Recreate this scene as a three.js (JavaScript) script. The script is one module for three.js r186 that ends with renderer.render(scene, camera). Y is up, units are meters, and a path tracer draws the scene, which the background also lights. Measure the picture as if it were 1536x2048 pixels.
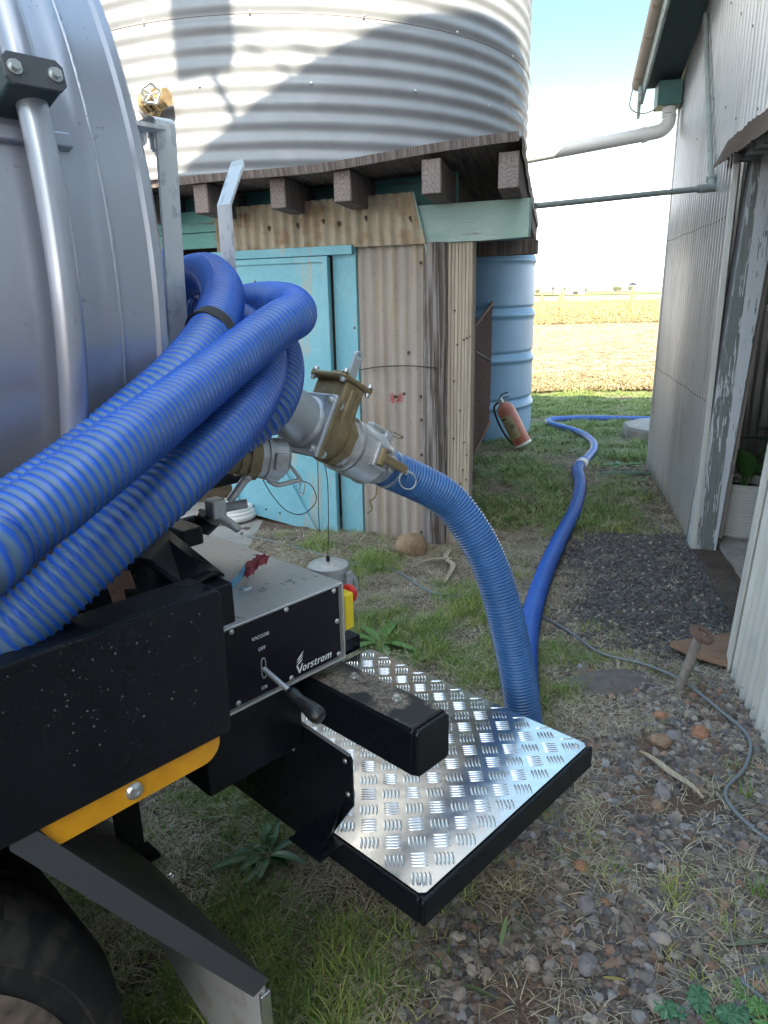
import * as THREE from 'three';
import { mergeGeometries, toCreasedNormals } from 'three/addons/utils/BufferGeometryUtils.js';
import { RoundedBoxGeometry } from 'three/addons/geometries/RoundedBoxGeometry.js';

// ---------- camera, sky, sun, exposure ----------
const scene = new THREE.Scene();
const camera = new THREE.PerspectiveCamera(71.21, 0.75, 0.05, 9000);
camera.rotation.order = 'YXZ';
camera.rotation.set(THREE.MathUtils.degToRad(-16.9), 0, THREE.MathUtils.degToRad(-1.15));
camera.position.set(0, 1.6, 0);

const SUN_AZ = 170, SUN_EL = 33;                       // compass-like: 0 is straight ahead (-z), 90 is to the right
const rad = THREE.MathUtils.degToRad;
const sunDir = new THREE.Vector3(Math.sin(rad(SUN_AZ)) * Math.cos(rad(SUN_EL)), Math.sin(rad(SUN_EL)), -Math.cos(rad(SUN_AZ)) * Math.cos(rad(SUN_EL)));

function makeSky() {
  const w = 1024, h = 512, d = new Float32Array(w * h * 4);
  const sm = (a, b, x) => { const t = Math.min(1, Math.max(0, (x - a) / (b - a))); return t * t * (3 - 2 * t); };
  const stops = [[0, [0.9, 0.88, 0.85]], [0.09, [0.62, 0.635, 0.64]], [0.12, [0.4, 0.42, 0.43]], [0.16, [0.2, 0.23, 0.24]], [0.2, [0.125, 0.157, 0.167]], [0.24, [0.086, 0.126, 0.139]], [0.28, [0.066, 0.108, 0.126]], [0.34, [0.05, 0.092, 0.116]], [0.6, [0.075, 0.125, 0.175]], [1, [0.085, 0.135, 0.2]]];
  for (let j = 0; j < h; j++) for (let i = 0; i < w; i++) {
    const el = ((j + 0.5) / h - 0.5) * Math.PI, az = ((i + 0.5) / w - 0.5) * 2 * Math.PI;
    const y = Math.sin(el), c = Math.cos(el), dx = c * Math.cos(az), dz = c * Math.sin(az);
    const t = Math.max(0, y); let k = 0; while (k < stops.length - 2 && t > stops[k + 1][0]) k++;
    const [a, A] = stops[k], [b, B] = stops[k + 1], f = Math.min(1, (t - a) / (b - a));
    const cs = Math.max(0, dx * sunDir.x + y * sunDir.y + dz * sunDir.z), g = 0.8 * Math.pow(cs, 24) + 0.3 * Math.pow(cs, 4);
    const o = (j * w + i) * 4, low = y < 0 ? 1 - 0.75 * sm(0, 0.08, -y) : 1;
    for (let n = 0; n < 3; n++) d[o + n] = (A[n] + (B[n] - A[n]) * f + g * [1, 0.92, 0.78][n]) * low;
    d[o + 3] = 1;
  }
  const t = new THREE.DataTexture(d, w, h, THREE.RGBAFormat, THREE.FloatType);
  t.mapping = THREE.EquirectangularReflectionMapping; t.magFilter = t.minFilter = THREE.LinearFilter; t.needsUpdate = true;
  return t;
}
const sky = makeSky();
scene.background = sky; scene.environment = sky;

const sun = new THREE.DirectionalLight(new THREE.Color(1, 0.87, 0.66), 2);
sun.position.copy(sunDir).multiplyScalar(40); sun.castShadow = true;
sun.shadow.mapSize.set(4096, 4096); sun.shadow.radius = 0.45;
Object.assign(sun.shadow.camera, { left: -30, right: 30, top: 30, bottom: -30, near: 1, far: 120 });
scene.add(sun, sun.target);
scene.fog = new THREE.FogExp2(new THREE.Color(0.8, 0.84, 0.9), 0.00009);

const renderer = new THREE.WebGLRenderer({ antialias: true });
renderer.setSize(768, 1024);
renderer.toneMapping = THREE.LinearToneMapping;
renderer.toneMappingExposure = 9.8;
renderer.shadowMap.enabled = true;

// ---------- random numbers and noise ----------
function rng(seed) { let a = seed >>> 0; return () => { a |= 0; a = a + 0x6D2B79F5 | 0; let t = Math.imul(a ^ a >>> 15, 1 | a); t = t + Math.imul(t ^ t >>> 7, 61 | t) ^ t; return ((t ^ t >>> 14) >>> 0) / 4294967296; }; }
const hash = (x, y, s) => { let h = Math.imul(x, 374761393) + Math.imul(y, 668265263) + Math.imul(s, 974711) | 0; h = Math.imul(h ^ h >>> 13, 1274126177); return ((h ^ h >>> 16) >>> 0) / 4294967296; };
function vnoise(x, y, s = 0, px = 0, py = 0) {         // value noise, tileable with periods px, py
  const xi = Math.floor(x), yi = Math.floor(y), fx = x - xi, fy = y - yi, u = fx * fx * (3 - 2 * fx), v = fy * fy * (3 - 2 * fy);
  const m = (a, p) => p ? ((a % p) + p) % p : a, x0 = m(xi, px), x1 = m(xi + 1, px), y0 = m(yi, py), y1 = m(yi + 1, py);
  const a = hash(x0, y0, s), b = hash(x1, y0, s), c = hash(x0, y1, s), d = hash(x1, y1, s);
  return a + (b - a) * u + (c - a) * v + (a - b - c + d) * u * v;
}
function fbm(x, y, o = 4, s = 0, p = 0, q = p) { let t = 0, a = 0.5, n = 0; for (let i = 0; i < o; i++) { t += a * vnoise(x, y, s + i, p, q); n += a; x *= 2; y *= 2; p *= 2; q *= 2; a *= 0.5; } return t / n; }
const lerp = (a, b, t) => a + (b - a) * t, clamp = (x, a = 0, b = 1) => Math.min(b, Math.max(a, x));
const sstep = (a, b, x) => { const t = clamp((x - a) / (b - a)); return t * t * (3 - 2 * t); };
const mix3 = (a, b, t) => [lerp(a[0], b[0], t), lerp(a[1], b[1], t), lerp(a[2], b[2], t)];

// ---------- textures: fn(u, v) gives linear rgb; size in metres per repeat ----------
const toS = (c) => { c = clamp(c); return 255 * (c <= 0.0031308 ? 12.92 * c : 1.055 * Math.pow(c, 1 / 2.4) - 0.055); };
function tex(w, h, fn, srgb = true) {
  const d = new Uint8Array(w * h * 4);
  for (let j = 0; j < h; j++) for (let i = 0; i < w; i++) {
    const r = fn((i + 0.5) / w, (j + 0.5) / h), o = (j * w + i) * 4, g = typeof r === 'number';
    for (let n = 0; n < 3; n++) d[o + n] = srgb ? toS(g ? r : r[n]) : 255 * clamp(g ? r : r[n]);
    d[o + 3] = 255;
  }
  const t = new THREE.DataTexture(d, w, h, THREE.RGBAFormat);
  t.wrapS = t.wrapT = THREE.RepeatWrapping; t.magFilter = THREE.LinearFilter; t.minFilter = THREE.LinearMipmapLinearFilter; t.generateMipmaps = true;
  if (srgb) t.colorSpace = THREE.SRGBColorSpace; t.needsUpdate = true; return t;
}
const rep = (t, mu, mv = mu) => { t.repeat.set(1 / mu, 1 / mv); return t; };
const std = (o) => new THREE.MeshStandardMaterial(o), phy = (o) => new THREE.MeshPhysicalMaterial(o);
const lin = (r, g, b) => new THREE.Color().setRGB(r, g, b);

// ---------- frames: local axes of the truck, the hut and the shed ----------
class Frame {
  constructor(az, o = [0, 0, 0]) { const a = rad(az); this.X = new THREE.Vector3(Math.sin(a), 0, -Math.cos(a)); this.Z = new THREE.Vector3(Math.cos(a), 0, Math.sin(a)); this.o = new THREE.Vector3(...o); this.turn = Math.PI / 2 - a; }
  w([x, y, z]) { return this.o.clone().addScaledVector(this.X, x).addScaledVector(this.Z, z).add(new THREE.Vector3(0, y, 0)); }
}
const W = new Frame(90), T = new Frame(43.8), HUT = new Frame(116.3, [0.372, 0, -4.535]), SHED = new Frame(12.4, [1.961, 0, -4.203]);

// ---------- objects ----------
const counts = {}, baseOf = new Map();
const numbered = (n) => { const k = counts[n] = (counts[n] ?? -1) + 1; return k ? `${n}_${String(k).padStart(3, '0')}` : n; };
function thing(name, label, category, frame = W, base = [0, 0, 0], group) {
  const o = new THREE.Group(); o.name = numbered(name); o.position.copy(frame.w(base)); o.rotation.y = frame.turn;
  o.userData = { label, category }; if (group) o.userData.group = group;
  baseOf.set(o, base); scene.add(o); return o;
}
function join(gs) {
  gs = (Array.isArray(gs) ? gs : [gs]).flat(9);
  const col = gs.some((g) => g.attributes.color);
  const list = gs.map((g) => {
    g = g.index ? g.toNonIndexed() : g.clone();
    for (const k of Object.keys(g.attributes)) if (!['position', 'normal', 'uv', 'color'].includes(k)) g.deleteAttribute(k);
    if (!g.attributes.normal) g.computeVertexNormals();
    if (!g.attributes.uv) g.setAttribute('uv', new THREE.BufferAttribute(new Float32Array(g.attributes.position.count * 2), 2));
    if (col && !g.attributes.color) g.setAttribute('color', new THREE.BufferAttribute(new Float32Array(g.attributes.position.count * 3).fill(1), 3));
    g.morphAttributes = {}; return g;
  });
  return list.length > 1 ? mergeGeometries(list) : list[0];
}
function boxUV(g) {                                     // uv in metres by the main direction of each triangle
  const p = g.attributes.position, uv = g.attributes.uv, a = new THREE.Vector3(), b = new THREE.Vector3(), c = new THREE.Vector3();
  for (let i = 0; i < p.count; i += 3) {
    a.fromBufferAttribute(p, i); b.fromBufferAttribute(p, i + 1); c.fromBufferAttribute(p, i + 2);
    const n = b.clone().sub(a).cross(c.clone().sub(a)), x = Math.abs(n.x), y = Math.abs(n.y), z = Math.abs(n.z);
    [a, b, c].forEach((v, k) => { if (x >= y && x >= z) uv.setXY(i + k, v.z, v.y); else if (z >= y) uv.setXY(i + k, v.x, v.y); else uv.setXY(i + k, v.x, v.z); });
  }
  return g;
}
function part(name, gs, mat, parent, opt = {}) {        // geometry is given in the frame's axes; stored about the thing's base
  let g = join(gs); if (!opt.keepUV) boxUV(g);
  if (opt.swapUV) { const uv = g.attributes.uv; for (let i = 0; i < uv.count; i++) uv.setXY(i, uv.getY(i), uv.getX(i)); }
  let root = parent; while (root.parent && root.parent !== scene) root = root.parent;
  const b = baseOf.get(root) ?? [0, 0, 0]; g.translate(-b[0], -b[1], -b[2]);
  const m = new THREE.Mesh(g, mat); m.name = name; m.castShadow = m.receiveShadow = true; parent.add(m);
  if (opt.label) m.userData.label = opt.label; if (opt.kind) m.userData.kind = opt.kind;
  return m;
}
function structure(name, g, mat, keepUV = true) { const m = new THREE.Mesh(keepUV ? g : boxUV(join(g)), mat); m.name = name; m.userData.kind = 'structure'; m.castShadow = m.receiveShadow = true; scene.add(m); return m; }
function stuff(name, label, category, geo, mat, list) {
  const im = new THREE.InstancedMesh(geo, mat, list.length), M = new THREE.Matrix4(), q = new THREE.Quaternion(), e = new THREE.Euler(), c = new THREE.Color();
  list.forEach((t, i) => { M.compose(new THREE.Vector3(...t.p), q.setFromEuler(e.set(...(t.r ?? [0, 0, 0]))), new THREE.Vector3(...t.s)); im.setMatrixAt(i, M); im.setColorAt(i, c.setRGB(...t.c)); });
  im.name = name; im.userData = { label, category, kind: 'stuff' }; im.castShadow = im.receiveShadow = true; scene.add(im); return im;
}

// ---------- geometry helpers (all in a frame's axes, metres) ----------
const V = (p) => p.isVector3 ? p.clone() : new THREE.Vector3(...p);
function box(x0, x1, y0, y1, z0, z1, r = 0.003) {
  const sx = Math.abs(x1 - x0), sy = Math.abs(y1 - y0), sz = Math.abs(z1 - z0);
  const g = r ? new RoundedBoxGeometry(sx, sy, sz, 2, Math.min(r, sx / 2.05, sy / 2.05, sz / 2.05)) : new THREE.BoxGeometry(sx, sy, sz);
  return g.translate((x0 + x1) / 2, (y0 + y1) / 2, (z0 + z1) / 2);
}
function rotAt(g, p, ax, ang) { p = V(p); g.translate(-p.x, -p.y, -p.z); g.applyMatrix4(new THREE.Matrix4().makeRotationAxis(V(ax).normalize(), ang)); return g.translate(p.x, p.y, p.z); }
function aim(g, a, dir, up) {                           // turn +y of g towards dir, move its origin to a
  const y = V(dir).normalize(); let q = new THREE.Quaternion();
  if (up) { const u = V(up), x = u.clone().cross(y).normalize(), z = x.clone().cross(y).normalize(); q.setFromRotationMatrix(new THREE.Matrix4().makeBasis(x, y, z)); }
  else q.setFromUnitVectors(new THREE.Vector3(0, 1, 0), y);
  g.applyQuaternion(q); a = V(a); return g.translate(a.x, a.y, a.z);
}
function cyl(a, b, r0, r1 = r0, seg = 16) { a = V(a); b = V(b); const d = b.clone().sub(a), L = d.length(), g = new THREE.CylinderGeometry(r1, r0, L, seg).translate(0, L / 2, 0); return aim(g, a, d); }
function lathe(a, dir, prof, seg = 32, up) { return aim(toCreasedNormals(new THREE.LatheGeometry(prof.map(([r, y]) => new THREE.Vector2(Math.max(r, 1e-5), y)), seg), 0.6), a, dir, up); }
function tube(pts, r, n = 64, seg = 10, closed = false) { return new THREE.TubeGeometry(new THREE.CatmullRomCurve3(pts.map(V), closed, 'centripetal'), n, r, seg, closed); }
function extrude(pts, depth, bevel = 0.002, holes = []) { // polygon in x, y pushed along +z
  const s = new THREE.Shape(pts.map((p) => new THREE.Vector2(...p))); for (const h of holes) s.holes.push(new THREE.Path(h.map((p) => new THREE.Vector2(...p))));
  return new THREE.ExtrudeGeometry(s, { depth: depth - 2 * bevel, bevelEnabled: bevel > 0, bevelThickness: bevel, bevelSize: bevel, bevelOffset: -bevel, bevelSegments: 2, curveSegments: 10 }).translate(0, 0, bevel);
}
const onX = (g, x) => g.rotateY(-Math.PI / 2).translate(x, 0, 0);   // polygon (z, y) extruded along -x ... at x
function poly3(pts) { const g = new THREE.BufferGeometry(), v = []; for (let i = 1; i < pts.length - 1; i++) v.push(...pts[0], ...pts[i], ...pts[i + 1]); g.setAttribute('position', new THREE.Float32BufferAttribute(v, 3)); g.computeVertexNormals(); return g; }
function slab(pts, off) {                               // a polygon in space with thickness: pts and pts + off, closed
  const n = pts.length, o = V(off), q = pts.map((p) => V(p).add(o).toArray()), gs = [poly3([...pts].reverse()), poly3(q)];
  for (let i = 0; i < n; i++) { const j = (i + 1) % n; gs.push(poly3([pts[i], pts[j], q[j], q[i]])); }
  return gs;
}
function surf(nu, nv, f, vcol) {                        // parametric sheet, f(u, v) gives [x, y, z] and maybe [.., uvx, uvy]
  const p = [], uv = [], ix = [], col = [];
  for (let j = 0; j <= nv; j++) for (let i = 0; i <= nu; i++) { const r = f(i / nu, j / nv); p.push(r[0], r[1], r[2]); uv.push(r[3] ?? i / nu, r[4] ?? j / nv); if (vcol) col.push(...vcol(i / nu, j / nv, r)); }
  for (let j = 0; j < nv; j++) for (let i = 0; i < nu; i++) { const a = j * (nu + 1) + i, b = a + 1, c = a + nu + 1, d = c + 1; ix.push(a, b, d, a, d, c); }
  const g = new THREE.BufferGeometry(); g.setAttribute('position', new THREE.Float32BufferAttribute(p, 3)); g.setAttribute('uv', new THREE.Float32BufferAttribute(uv, 2));
  if (vcol) g.setAttribute('color', new THREE.Float32BufferAttribute(col, 3)); g.setIndex(ix); g.computeVertexNormals(); return g;
}
function bolt(p, dir, r = 0.008, h = 0.006) { return [aim(new THREE.CylinderGeometry(r * 1.35, r * 1.35, h * 0.3, 16).translate(0, h * 0.15, 0), p, dir), aim(new THREE.CylinderGeometry(r * 0.94, r, h, 6).translate(0, h * 0.8, 0), p, dir)]; }
function screw(p, dir, r = 0.006) { return aim(new THREE.SphereGeometry(r, 12, 6, 0, 7, 0, Math.PI / 2).scale(1, 0.55, 1), p, dir); }
// a hose with rings: radius and colour follow the rib
function hoseGeo(pts, R, { pitch = 0.0145, rib = 0.0018, blue = [0.01, 0.055, 0.5], gap = [0.12, 0.2, 0.42], seg = 28, per = 6, width = 0.42, jitter = 0, seed = 1 } = {}) {
  const curve = new THREE.CatmullRomCurve3(pts.map(V), false, 'centripetal'); curve.arcLengthDivisions = 600;
  const L = curve.getLength(), n = Math.round(L / pitch) * per, fr = [], t0 = curve.getTangentAt(0);
  let nrm = new THREE.Vector3(0, 1, 0).addScaledVector(t0, -t0.y).normalize();
  const p = [], col = [], uv = [], ix = [];
  for (let i = 0; i <= n; i++) {
    const c = curve.getPointAt(i / n), t = curve.getTangentAt(i / n); nrm.addScaledVector(t, -nrm.dot(t)).normalize(); const b = t.clone().cross(nrm);
    for (let k = 0; k <= seg; k++) {
      const a = k / seg * Math.PI * 2, ph = ((i / per + k / seg) % 1 + 1) % 1;            // the rib winds like a screw
      const on = sstep(width + 0.08, width - 0.08, Math.abs(ph - 0.5) * 2), r = R + rib * (on - 0.5) * 2;
      const q = c.clone().addScaledVector(nrm, Math.cos(a) * r).addScaledVector(b, Math.sin(a) * r);
      p.push(q.x, q.y, q.z); uv.push(k / seg * 2 * Math.PI * R, i / n * L);
      const w = 0.85 + 0.3 * fbm(i / per * 0.35, k / seg * 6, 3, seed), m = mix3(gap, blue, on); col.push(m[0] * w, m[1] * w, m[2] * w);
    }
  }
  for (let i = 0; i < n; i++) for (let k = 0; k < seg; k++) { const a = i * (seg + 1) + k, b = a + 1, c = a + seg + 1, d = c + 1; ix.push(a, b, d, a, d, c); }
  const g = new THREE.BufferGeometry(); g.setAttribute('position', new THREE.Float32BufferAttribute(p, 3)); g.setAttribute('uv', new THREE.Float32BufferAttribute(uv, 2)); g.setAttribute('color', new THREE.Float32BufferAttribute(col, 3));
  g.setIndex(ix); g.computeVertexNormals(); return g;
}
// ---------- materials ----------
const noiseMap = (n, f, o, s, lo = 0, hi = 1) => tex(n, n, (u, v) => lerp(lo, hi, fbm(u * f, v * f, o, s, f)), false);
const bumpFine = rep(noiseMap(256, 32, 3, 11), 0.25), bumpSoft = rep(noiseMap(256, 6, 4, 12), 0.6);
const roughPatch = rep(noiseMap(512, 10, 5, 13, 0.25, 1), 0.9);
function woodTex(seed, A, B, C, mu, mv, streak = 1) {
  return rep(tex(512, 512, (u, v) => {
    const w = fbm(u * 3, v * 2, 3, seed, 3, 2) * 0.35, g = fbm((u + w * 0.12) * 48, v * 3, 4, seed + 5, 48, 3), k = fbm(u * 128, v * 6, 2, seed + 9, 128, 6), p = fbm(u * 5, v * 4, 4, seed + 3, 5, 4);
    let c = mix3(A, B, sstep(0.3, 0.7, g)); c = mix3(c, C, sstep(0.58, 0.8, k * 0.6 + p * 0.4) * streak); const s = 0.85 + 0.3 * k; return [c[0] * s, c[1] * s, c[2] * s];
  }), mu, mv);
}
const woodBump = rep(tex(512, 512, (u, v) => fbm((u + fbm(u * 3, v * 2, 3, 70, 3, 2) * 0.05) * 64, v * 3, 4, 75, 64, 3), false), 0.25, 0.8);
const M = {};
M.greyWood = std({ map: woodTex(1, [0.09, 0.07, 0.06], [0.27, 0.245, 0.24], [0.045, 0.028, 0.02], 0.34, 0.9), bumpMap: woodBump, bumpScale: 0.004, roughness: 0.95 });
M.darkWood = std({ map: woodTex(21, [0.1, 0.08, 0.076], [0.19, 0.16, 0.155], [0.045, 0.034, 0.032], 0.3, 0.9), bumpMap: woodBump, bumpScale: 0.003, roughness: 0.95 });
M.endWood = std({ map: rep(tex(256, 256, (u, v) => { const r = Math.hypot(u - 0.3, v - 0.2) * 26 + fbm(u * 6, v * 6, 3, 81) * 4, g = 0.5 + 0.5 * Math.sin(r * 2), n = fbm(u * 30, v * 30, 3, 84); return mix3([0.11, 0.085, 0.08], [0.27, 0.23, 0.225], 0.35 * g + 0.65 * n); }), 0.17), bumpMap: bumpFine, bumpScale: 0.003, roughness: 0.95 });
M.pine = std({ map: woodTex(31, [0.33, 0.275, 0.22], [0.45, 0.385, 0.31], [0.2, 0.15, 0.11], 0.4, 1.3, 0.5), bumpMap: woodBump, bumpScale: 0.001, roughness: 0.85 });
function paintTex(seed, paint, worn, under, mu, mv, amount, vertical = 1) {
  return rep(tex(512, 512, (u, v) => {
    const a = vertical ? fbm(u * 24, v * 4, 5, seed, 24, 4) : fbm(u * 4, v * 24, 5, seed, 4, 24), b = fbm(u * 5, v * 5, 5, seed + 7, 5), c = fbm(u * 60, v * 60, 2, seed + 3, 60);
    let r = mix3(paint, worn, sstep(0.35, 0.75, b)); r = mix3(r, under, sstep(1 - amount, 1.06 - amount, a * 0.6 + b * 0.4) * 0.9); const s = 0.93 + 0.14 * c; return [r[0] * s, r[1] * s, r[2] * s];
  }), mu, mv);
}
M.teal = std({ map: paintTex(41, [0.17, 0.42, 0.52], [0.22, 0.47, 0.56], [0.33, 0.4, 0.39], 1.1, 1.4, 0.4), bumpMap: bumpSoft, bumpScale: 0.003, roughness: 0.55 });
M.tealDark = std({ map: paintTex(45, [0.11, 0.3, 0.29], [0.15, 0.34, 0.33], [0.15, 0.16, 0.14], 0.9, 0.4, 0.38, 0), bumpMap: bumpSoft, bumpScale: 0.002, roughness: 0.7 });
M.beam = std({ map: paintTex(48, [0.3, 0.43, 0.4], [0.37, 0.48, 0.45], [0.24, 0.24, 0.21], 0.8, 0.3, 0.36, 0), bumpMap: rep(tex(512, 512, (u, v) => fbm(u * 3, v * 48, 4, 90, 3, 48), false), 0.8, 0.25), bumpScale: 0.0012, roughness: 0.85 });
// cement-grey corrugated front of the hut, rust and moss running down, a red paint mark
M.hutSheet = std({ map: tex(512, 1024, (u, v) => {
  const st = fbm(u * 22, v * 3, 5, 51, 22, 3), b = fbm(u * 6, v * 10, 5, 55, 6, 10), top = sstep(0.55, 1, v + (b - 0.5) * 0.4);
  let c = mix3([0.29, 0.25, 0.225], [0.42, 0.37, 0.335], b); c = mix3(c, [0.3, 0.19, 0.1], sstep(0.5, 0.75, st) * 0.4); c = mix3(c, [0.29, 0.25, 0.12], sstep(0.52, 0.7, b * 0.6 + st * 0.4) * 0.5 * sstep(0.3, 0.9, v));
  const n = fbm(u * 90, v * 180, 2, 59); c = mix3(c, [0.13, 0.1, 0.08], sstep(0.7, 0.86, n) * 0.35);
  const dx = (u - 0.56) * 0.5, dy = (v - 0.487) * 1.95, d = Math.min(Math.hypot(dx + 0.022, dy + 0.008), Math.hypot(dx - 0.024, dy)) + (fbm(u * 60, v * 230, 3, 63) - 0.5) * 0.055; c = mix3(c, [0.34, 0.05, 0.06], sstep(0.04, 0.012, d) * 0.8);
  if (Math.hypot(dx, dy - 0.008) + (fbm(u * 90, v * 340, 2, 64) - 0.5) * 0.012 < 0.011) c = [0.05, 0.03, 0.03]; return c;
}), bumpMap: bumpFine, bumpScale: 0.001, roughness: 0.9 });
M.rustBand = std({ map: tex(1024, 256, (u, v) => {
  const st = fbm(u * 60, v * 2, 5, 66, 60, 2), b = fbm(u * 14, v * 5, 5, 69, 14, 5); let c = mix3([0.33, 0.265, 0.19], [0.48, 0.42, 0.33], st); c = mix3(c, [0.3, 0.17, 0.085], sstep(0.5, 0.74, b) * 0.5);
  c = mix3(c, [0.12, 0.07, 0.04], sstep(0.62, 0.8, st * 0.7 + b * 0.3) * 0.6); return c;
}), bumpMap: bumpFine, bumpScale: 0.001, roughness: 0.92 });
M.tankSteel = phy({ map: rep(tex(512, 512, (u, v) => { const n = fbm(u * 12, v * 12, 5, 101, 12), k = fbm(u * 3, v * 40, 3, 105, 3, 40); const s = 0.185 + 0.07 * n + 0.04 * k; return [s * 0.93, s * 1.0, s * 1.1]; }), 1.6), metalness: 0.1, roughnessMap: rep(noiseMap(256, 12, 4, 107, 0.55, 0.9), 0.7), roughness: 0.75 });
M.shedSheet = phy({ map: rep(tex(512, 512, (u, v) => { const n = fbm(u * 8, v * 8, 5, 111, 8), st = fbm(u * 40, v * 3, 4, 115, 40, 3); let s = 0.6 + 0.14 * n; let c = [s * 0.99, s, s * 1.02]; c = mix3(c, [0.36, 0.35, 0.34], sstep(0.55, 0.8, st) * 0.3); c = mix3(c, [0.3, 0.33, 0.3], sstep(0.55, 0.75, n) * 0.3); return c; }), 1.4, 2.2), metalness: 0.65, roughness: 0.36, bumpMap: bumpSoft, bumpScale: 0.001 });
M.doorSheet = phy({ map: rep(tex(512, 512, (u, v) => { const n = fbm(u * 8, v * 8, 5, 121, 8), st = fbm(u * 30, v * 3, 4, 125, 30, 3); let s = 0.5 + 0.14 * n; return mix3([s, s * 1.01, s * 0.97], [0.34, 0.31, 0.25], sstep(0.55, 0.8, st) * 0.35); }), 1.1, 1.8), metalness: 0.1, roughness: 0.55 });
const peelT = (u, v) => { const w = u > 0.6 ? 1 : sstep(0.22, 0.08, u), a = fbm(u * 26, v * 22, 5, 131, 26, 22), b = fbm(u * 5, v * 9, 4, 135, 5, 9), c = fbm(u * 60, v * 14, 3, 137, 60, 14); return a * 0.45 + b * 0.3 + c * 0.25 + lerp(-0.1, 0.11, w) + 0.05 * (v > 0.75 ? 1 : 0); };
M.peel = std({ map: rep(tex(512, 1024, (u, v) => {
  const t = peelT(u, v), b = fbm(u * 4, v * 5, 4, 139, 4, 5), g = fbm(u * 70, v * 8, 3, 138, 70, 8), wood = mix3([0.11, 0.125, 0.125], [0.26, 0.28, 0.275], g);
  return t > 0.5 ? mix3([0.5, 0.53, 0.57], [0.6, 0.62, 0.66], b) : t > 0.485 ? [0.14, 0.155, 0.155] : wood;
}), 0.2, 1.3), bumpMap: rep(tex(512, 1024, (u, v) => 0.3 * fbm(u * 70, v * 8, 3, 138, 70, 8) + 0.7 * sstep(0.48, 0.51, peelT(u, v)), false), 0.2, 1.3), bumpScale: 0.0025, roughness: 0.85 });
M.jamb = std({ map: paintTex(141, [0.4, 0.36, 0.36], [0.45, 0.42, 0.4], [0.2, 0.17, 0.15], 0.3, 1, 0.4), roughness: 0.8 });
M.barge = std({ map: paintTex(145, [0.42, 0.34, 0.29], [0.5, 0.42, 0.36], [0.25, 0.16, 0.1], 0.8, 0.5, 0.4), roughness: 0.6 });
M.fascia = std({ map: paintTex(148, [0.36, 0.44, 0.42], [0.42, 0.48, 0.46], [0.2, 0.2, 0.17], 0.8, 0.3, 0.4, 0), roughness: 0.7 });
M.soffit = std({ color: lin(0.07, 0.11, 0.12), roughness: 0.8 });
M.rainhead = std({ color: lin(0.05, 0.15, 0.14), roughness: 0.5 });
M.pvc = phy({ color: lin(0.72, 0.71, 0.7), roughness: 0.4 });
M.pipeGrey = std({ map: paintTex(151, [0.25, 0.29, 0.28], [0.3, 0.34, 0.33], [0.2, 0.2, 0.2], 0.3, 0.3, 0.35), roughness: 0.5, metalness: 0.2 });
M.polyBlue = phy({ map: rep(tex(256, 256, (u, v) => { const n = fbm(u * 6, v * 6, 5, 155, 6), s = 0.9 + 0.2 * n; return [0.14 * s, 0.27 * s, 0.42 * s]; }), 1.5), roughness: 0.45 });
M.black = std({ color: lin(0.012, 0.012, 0.013), roughness: 0.6 });
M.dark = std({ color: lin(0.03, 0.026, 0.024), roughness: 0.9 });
M.nail = std({ map: rep(tex(64, 64, (u, v) => mix3([0.05, 0.03, 0.02], [0.16, 0.12, 0.1], fbm(u * 8, v * 8, 3, 161, 8))), 0.03), roughness: 0.8, metalness: 0.4 });
M.zinc = phy({ color: lin(0.6, 0.62, 0.62), metalness: 0.9, roughness: 0.32, bumpMap: bumpFine, bumpScale: 0.0004 });
M.concrete = std({ map: rep(tex(512, 512, (u, v) => { const n = fbm(u * 8, v * 8, 6, 165, 8), k = fbm(u * 60, v * 60, 2, 168, 60); const s = 0.24 + 0.16 * n + 0.1 * (k - 0.5); return [s * 1.03, s * 0.95, s * 0.88]; }), 1.2), bumpMap: rep(noiseMap(256, 24, 4, 170), 0.5), bumpScale: 0.004, roughness: 0.95 });
M.rust = std({ map: rep(tex(128, 128, (u, v) => mix3([0.09, 0.055, 0.045], [0.2, 0.12, 0.09], fbm(u * 8, v * 8, 4, 172, 8))), 0.1), bumpMap: bumpFine, bumpScale: 0.002, roughness: 0.95 });

// ---------- ground ----------
const hutL = (x, z) => { const dx = x - HUT.o.x, dz = z - HUT.o.z; return [dx * HUT.X.x + dz * HUT.X.z, dx * HUT.Z.x + dz * HUT.Z.z]; };
const shedL = (x, z) => { const dx = x - SHED.o.x, dz = z - SHED.o.z; return [dx * SHED.X.x + dz * SHED.X.z, dx * SHED.Z.x + dz * SHED.Z.z]; };
const gh = (x, z) => z < -11.6 || x < -6 || x > 8 ? 0 : (fbm(x * 1.3 + 40, z * 1.3 + 40, 3, 201) - 0.5) * 0.03 + (fbm(x * 9 + 40, z * 9 + 40, 3, 205) - 0.5) * 0.02;
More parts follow.
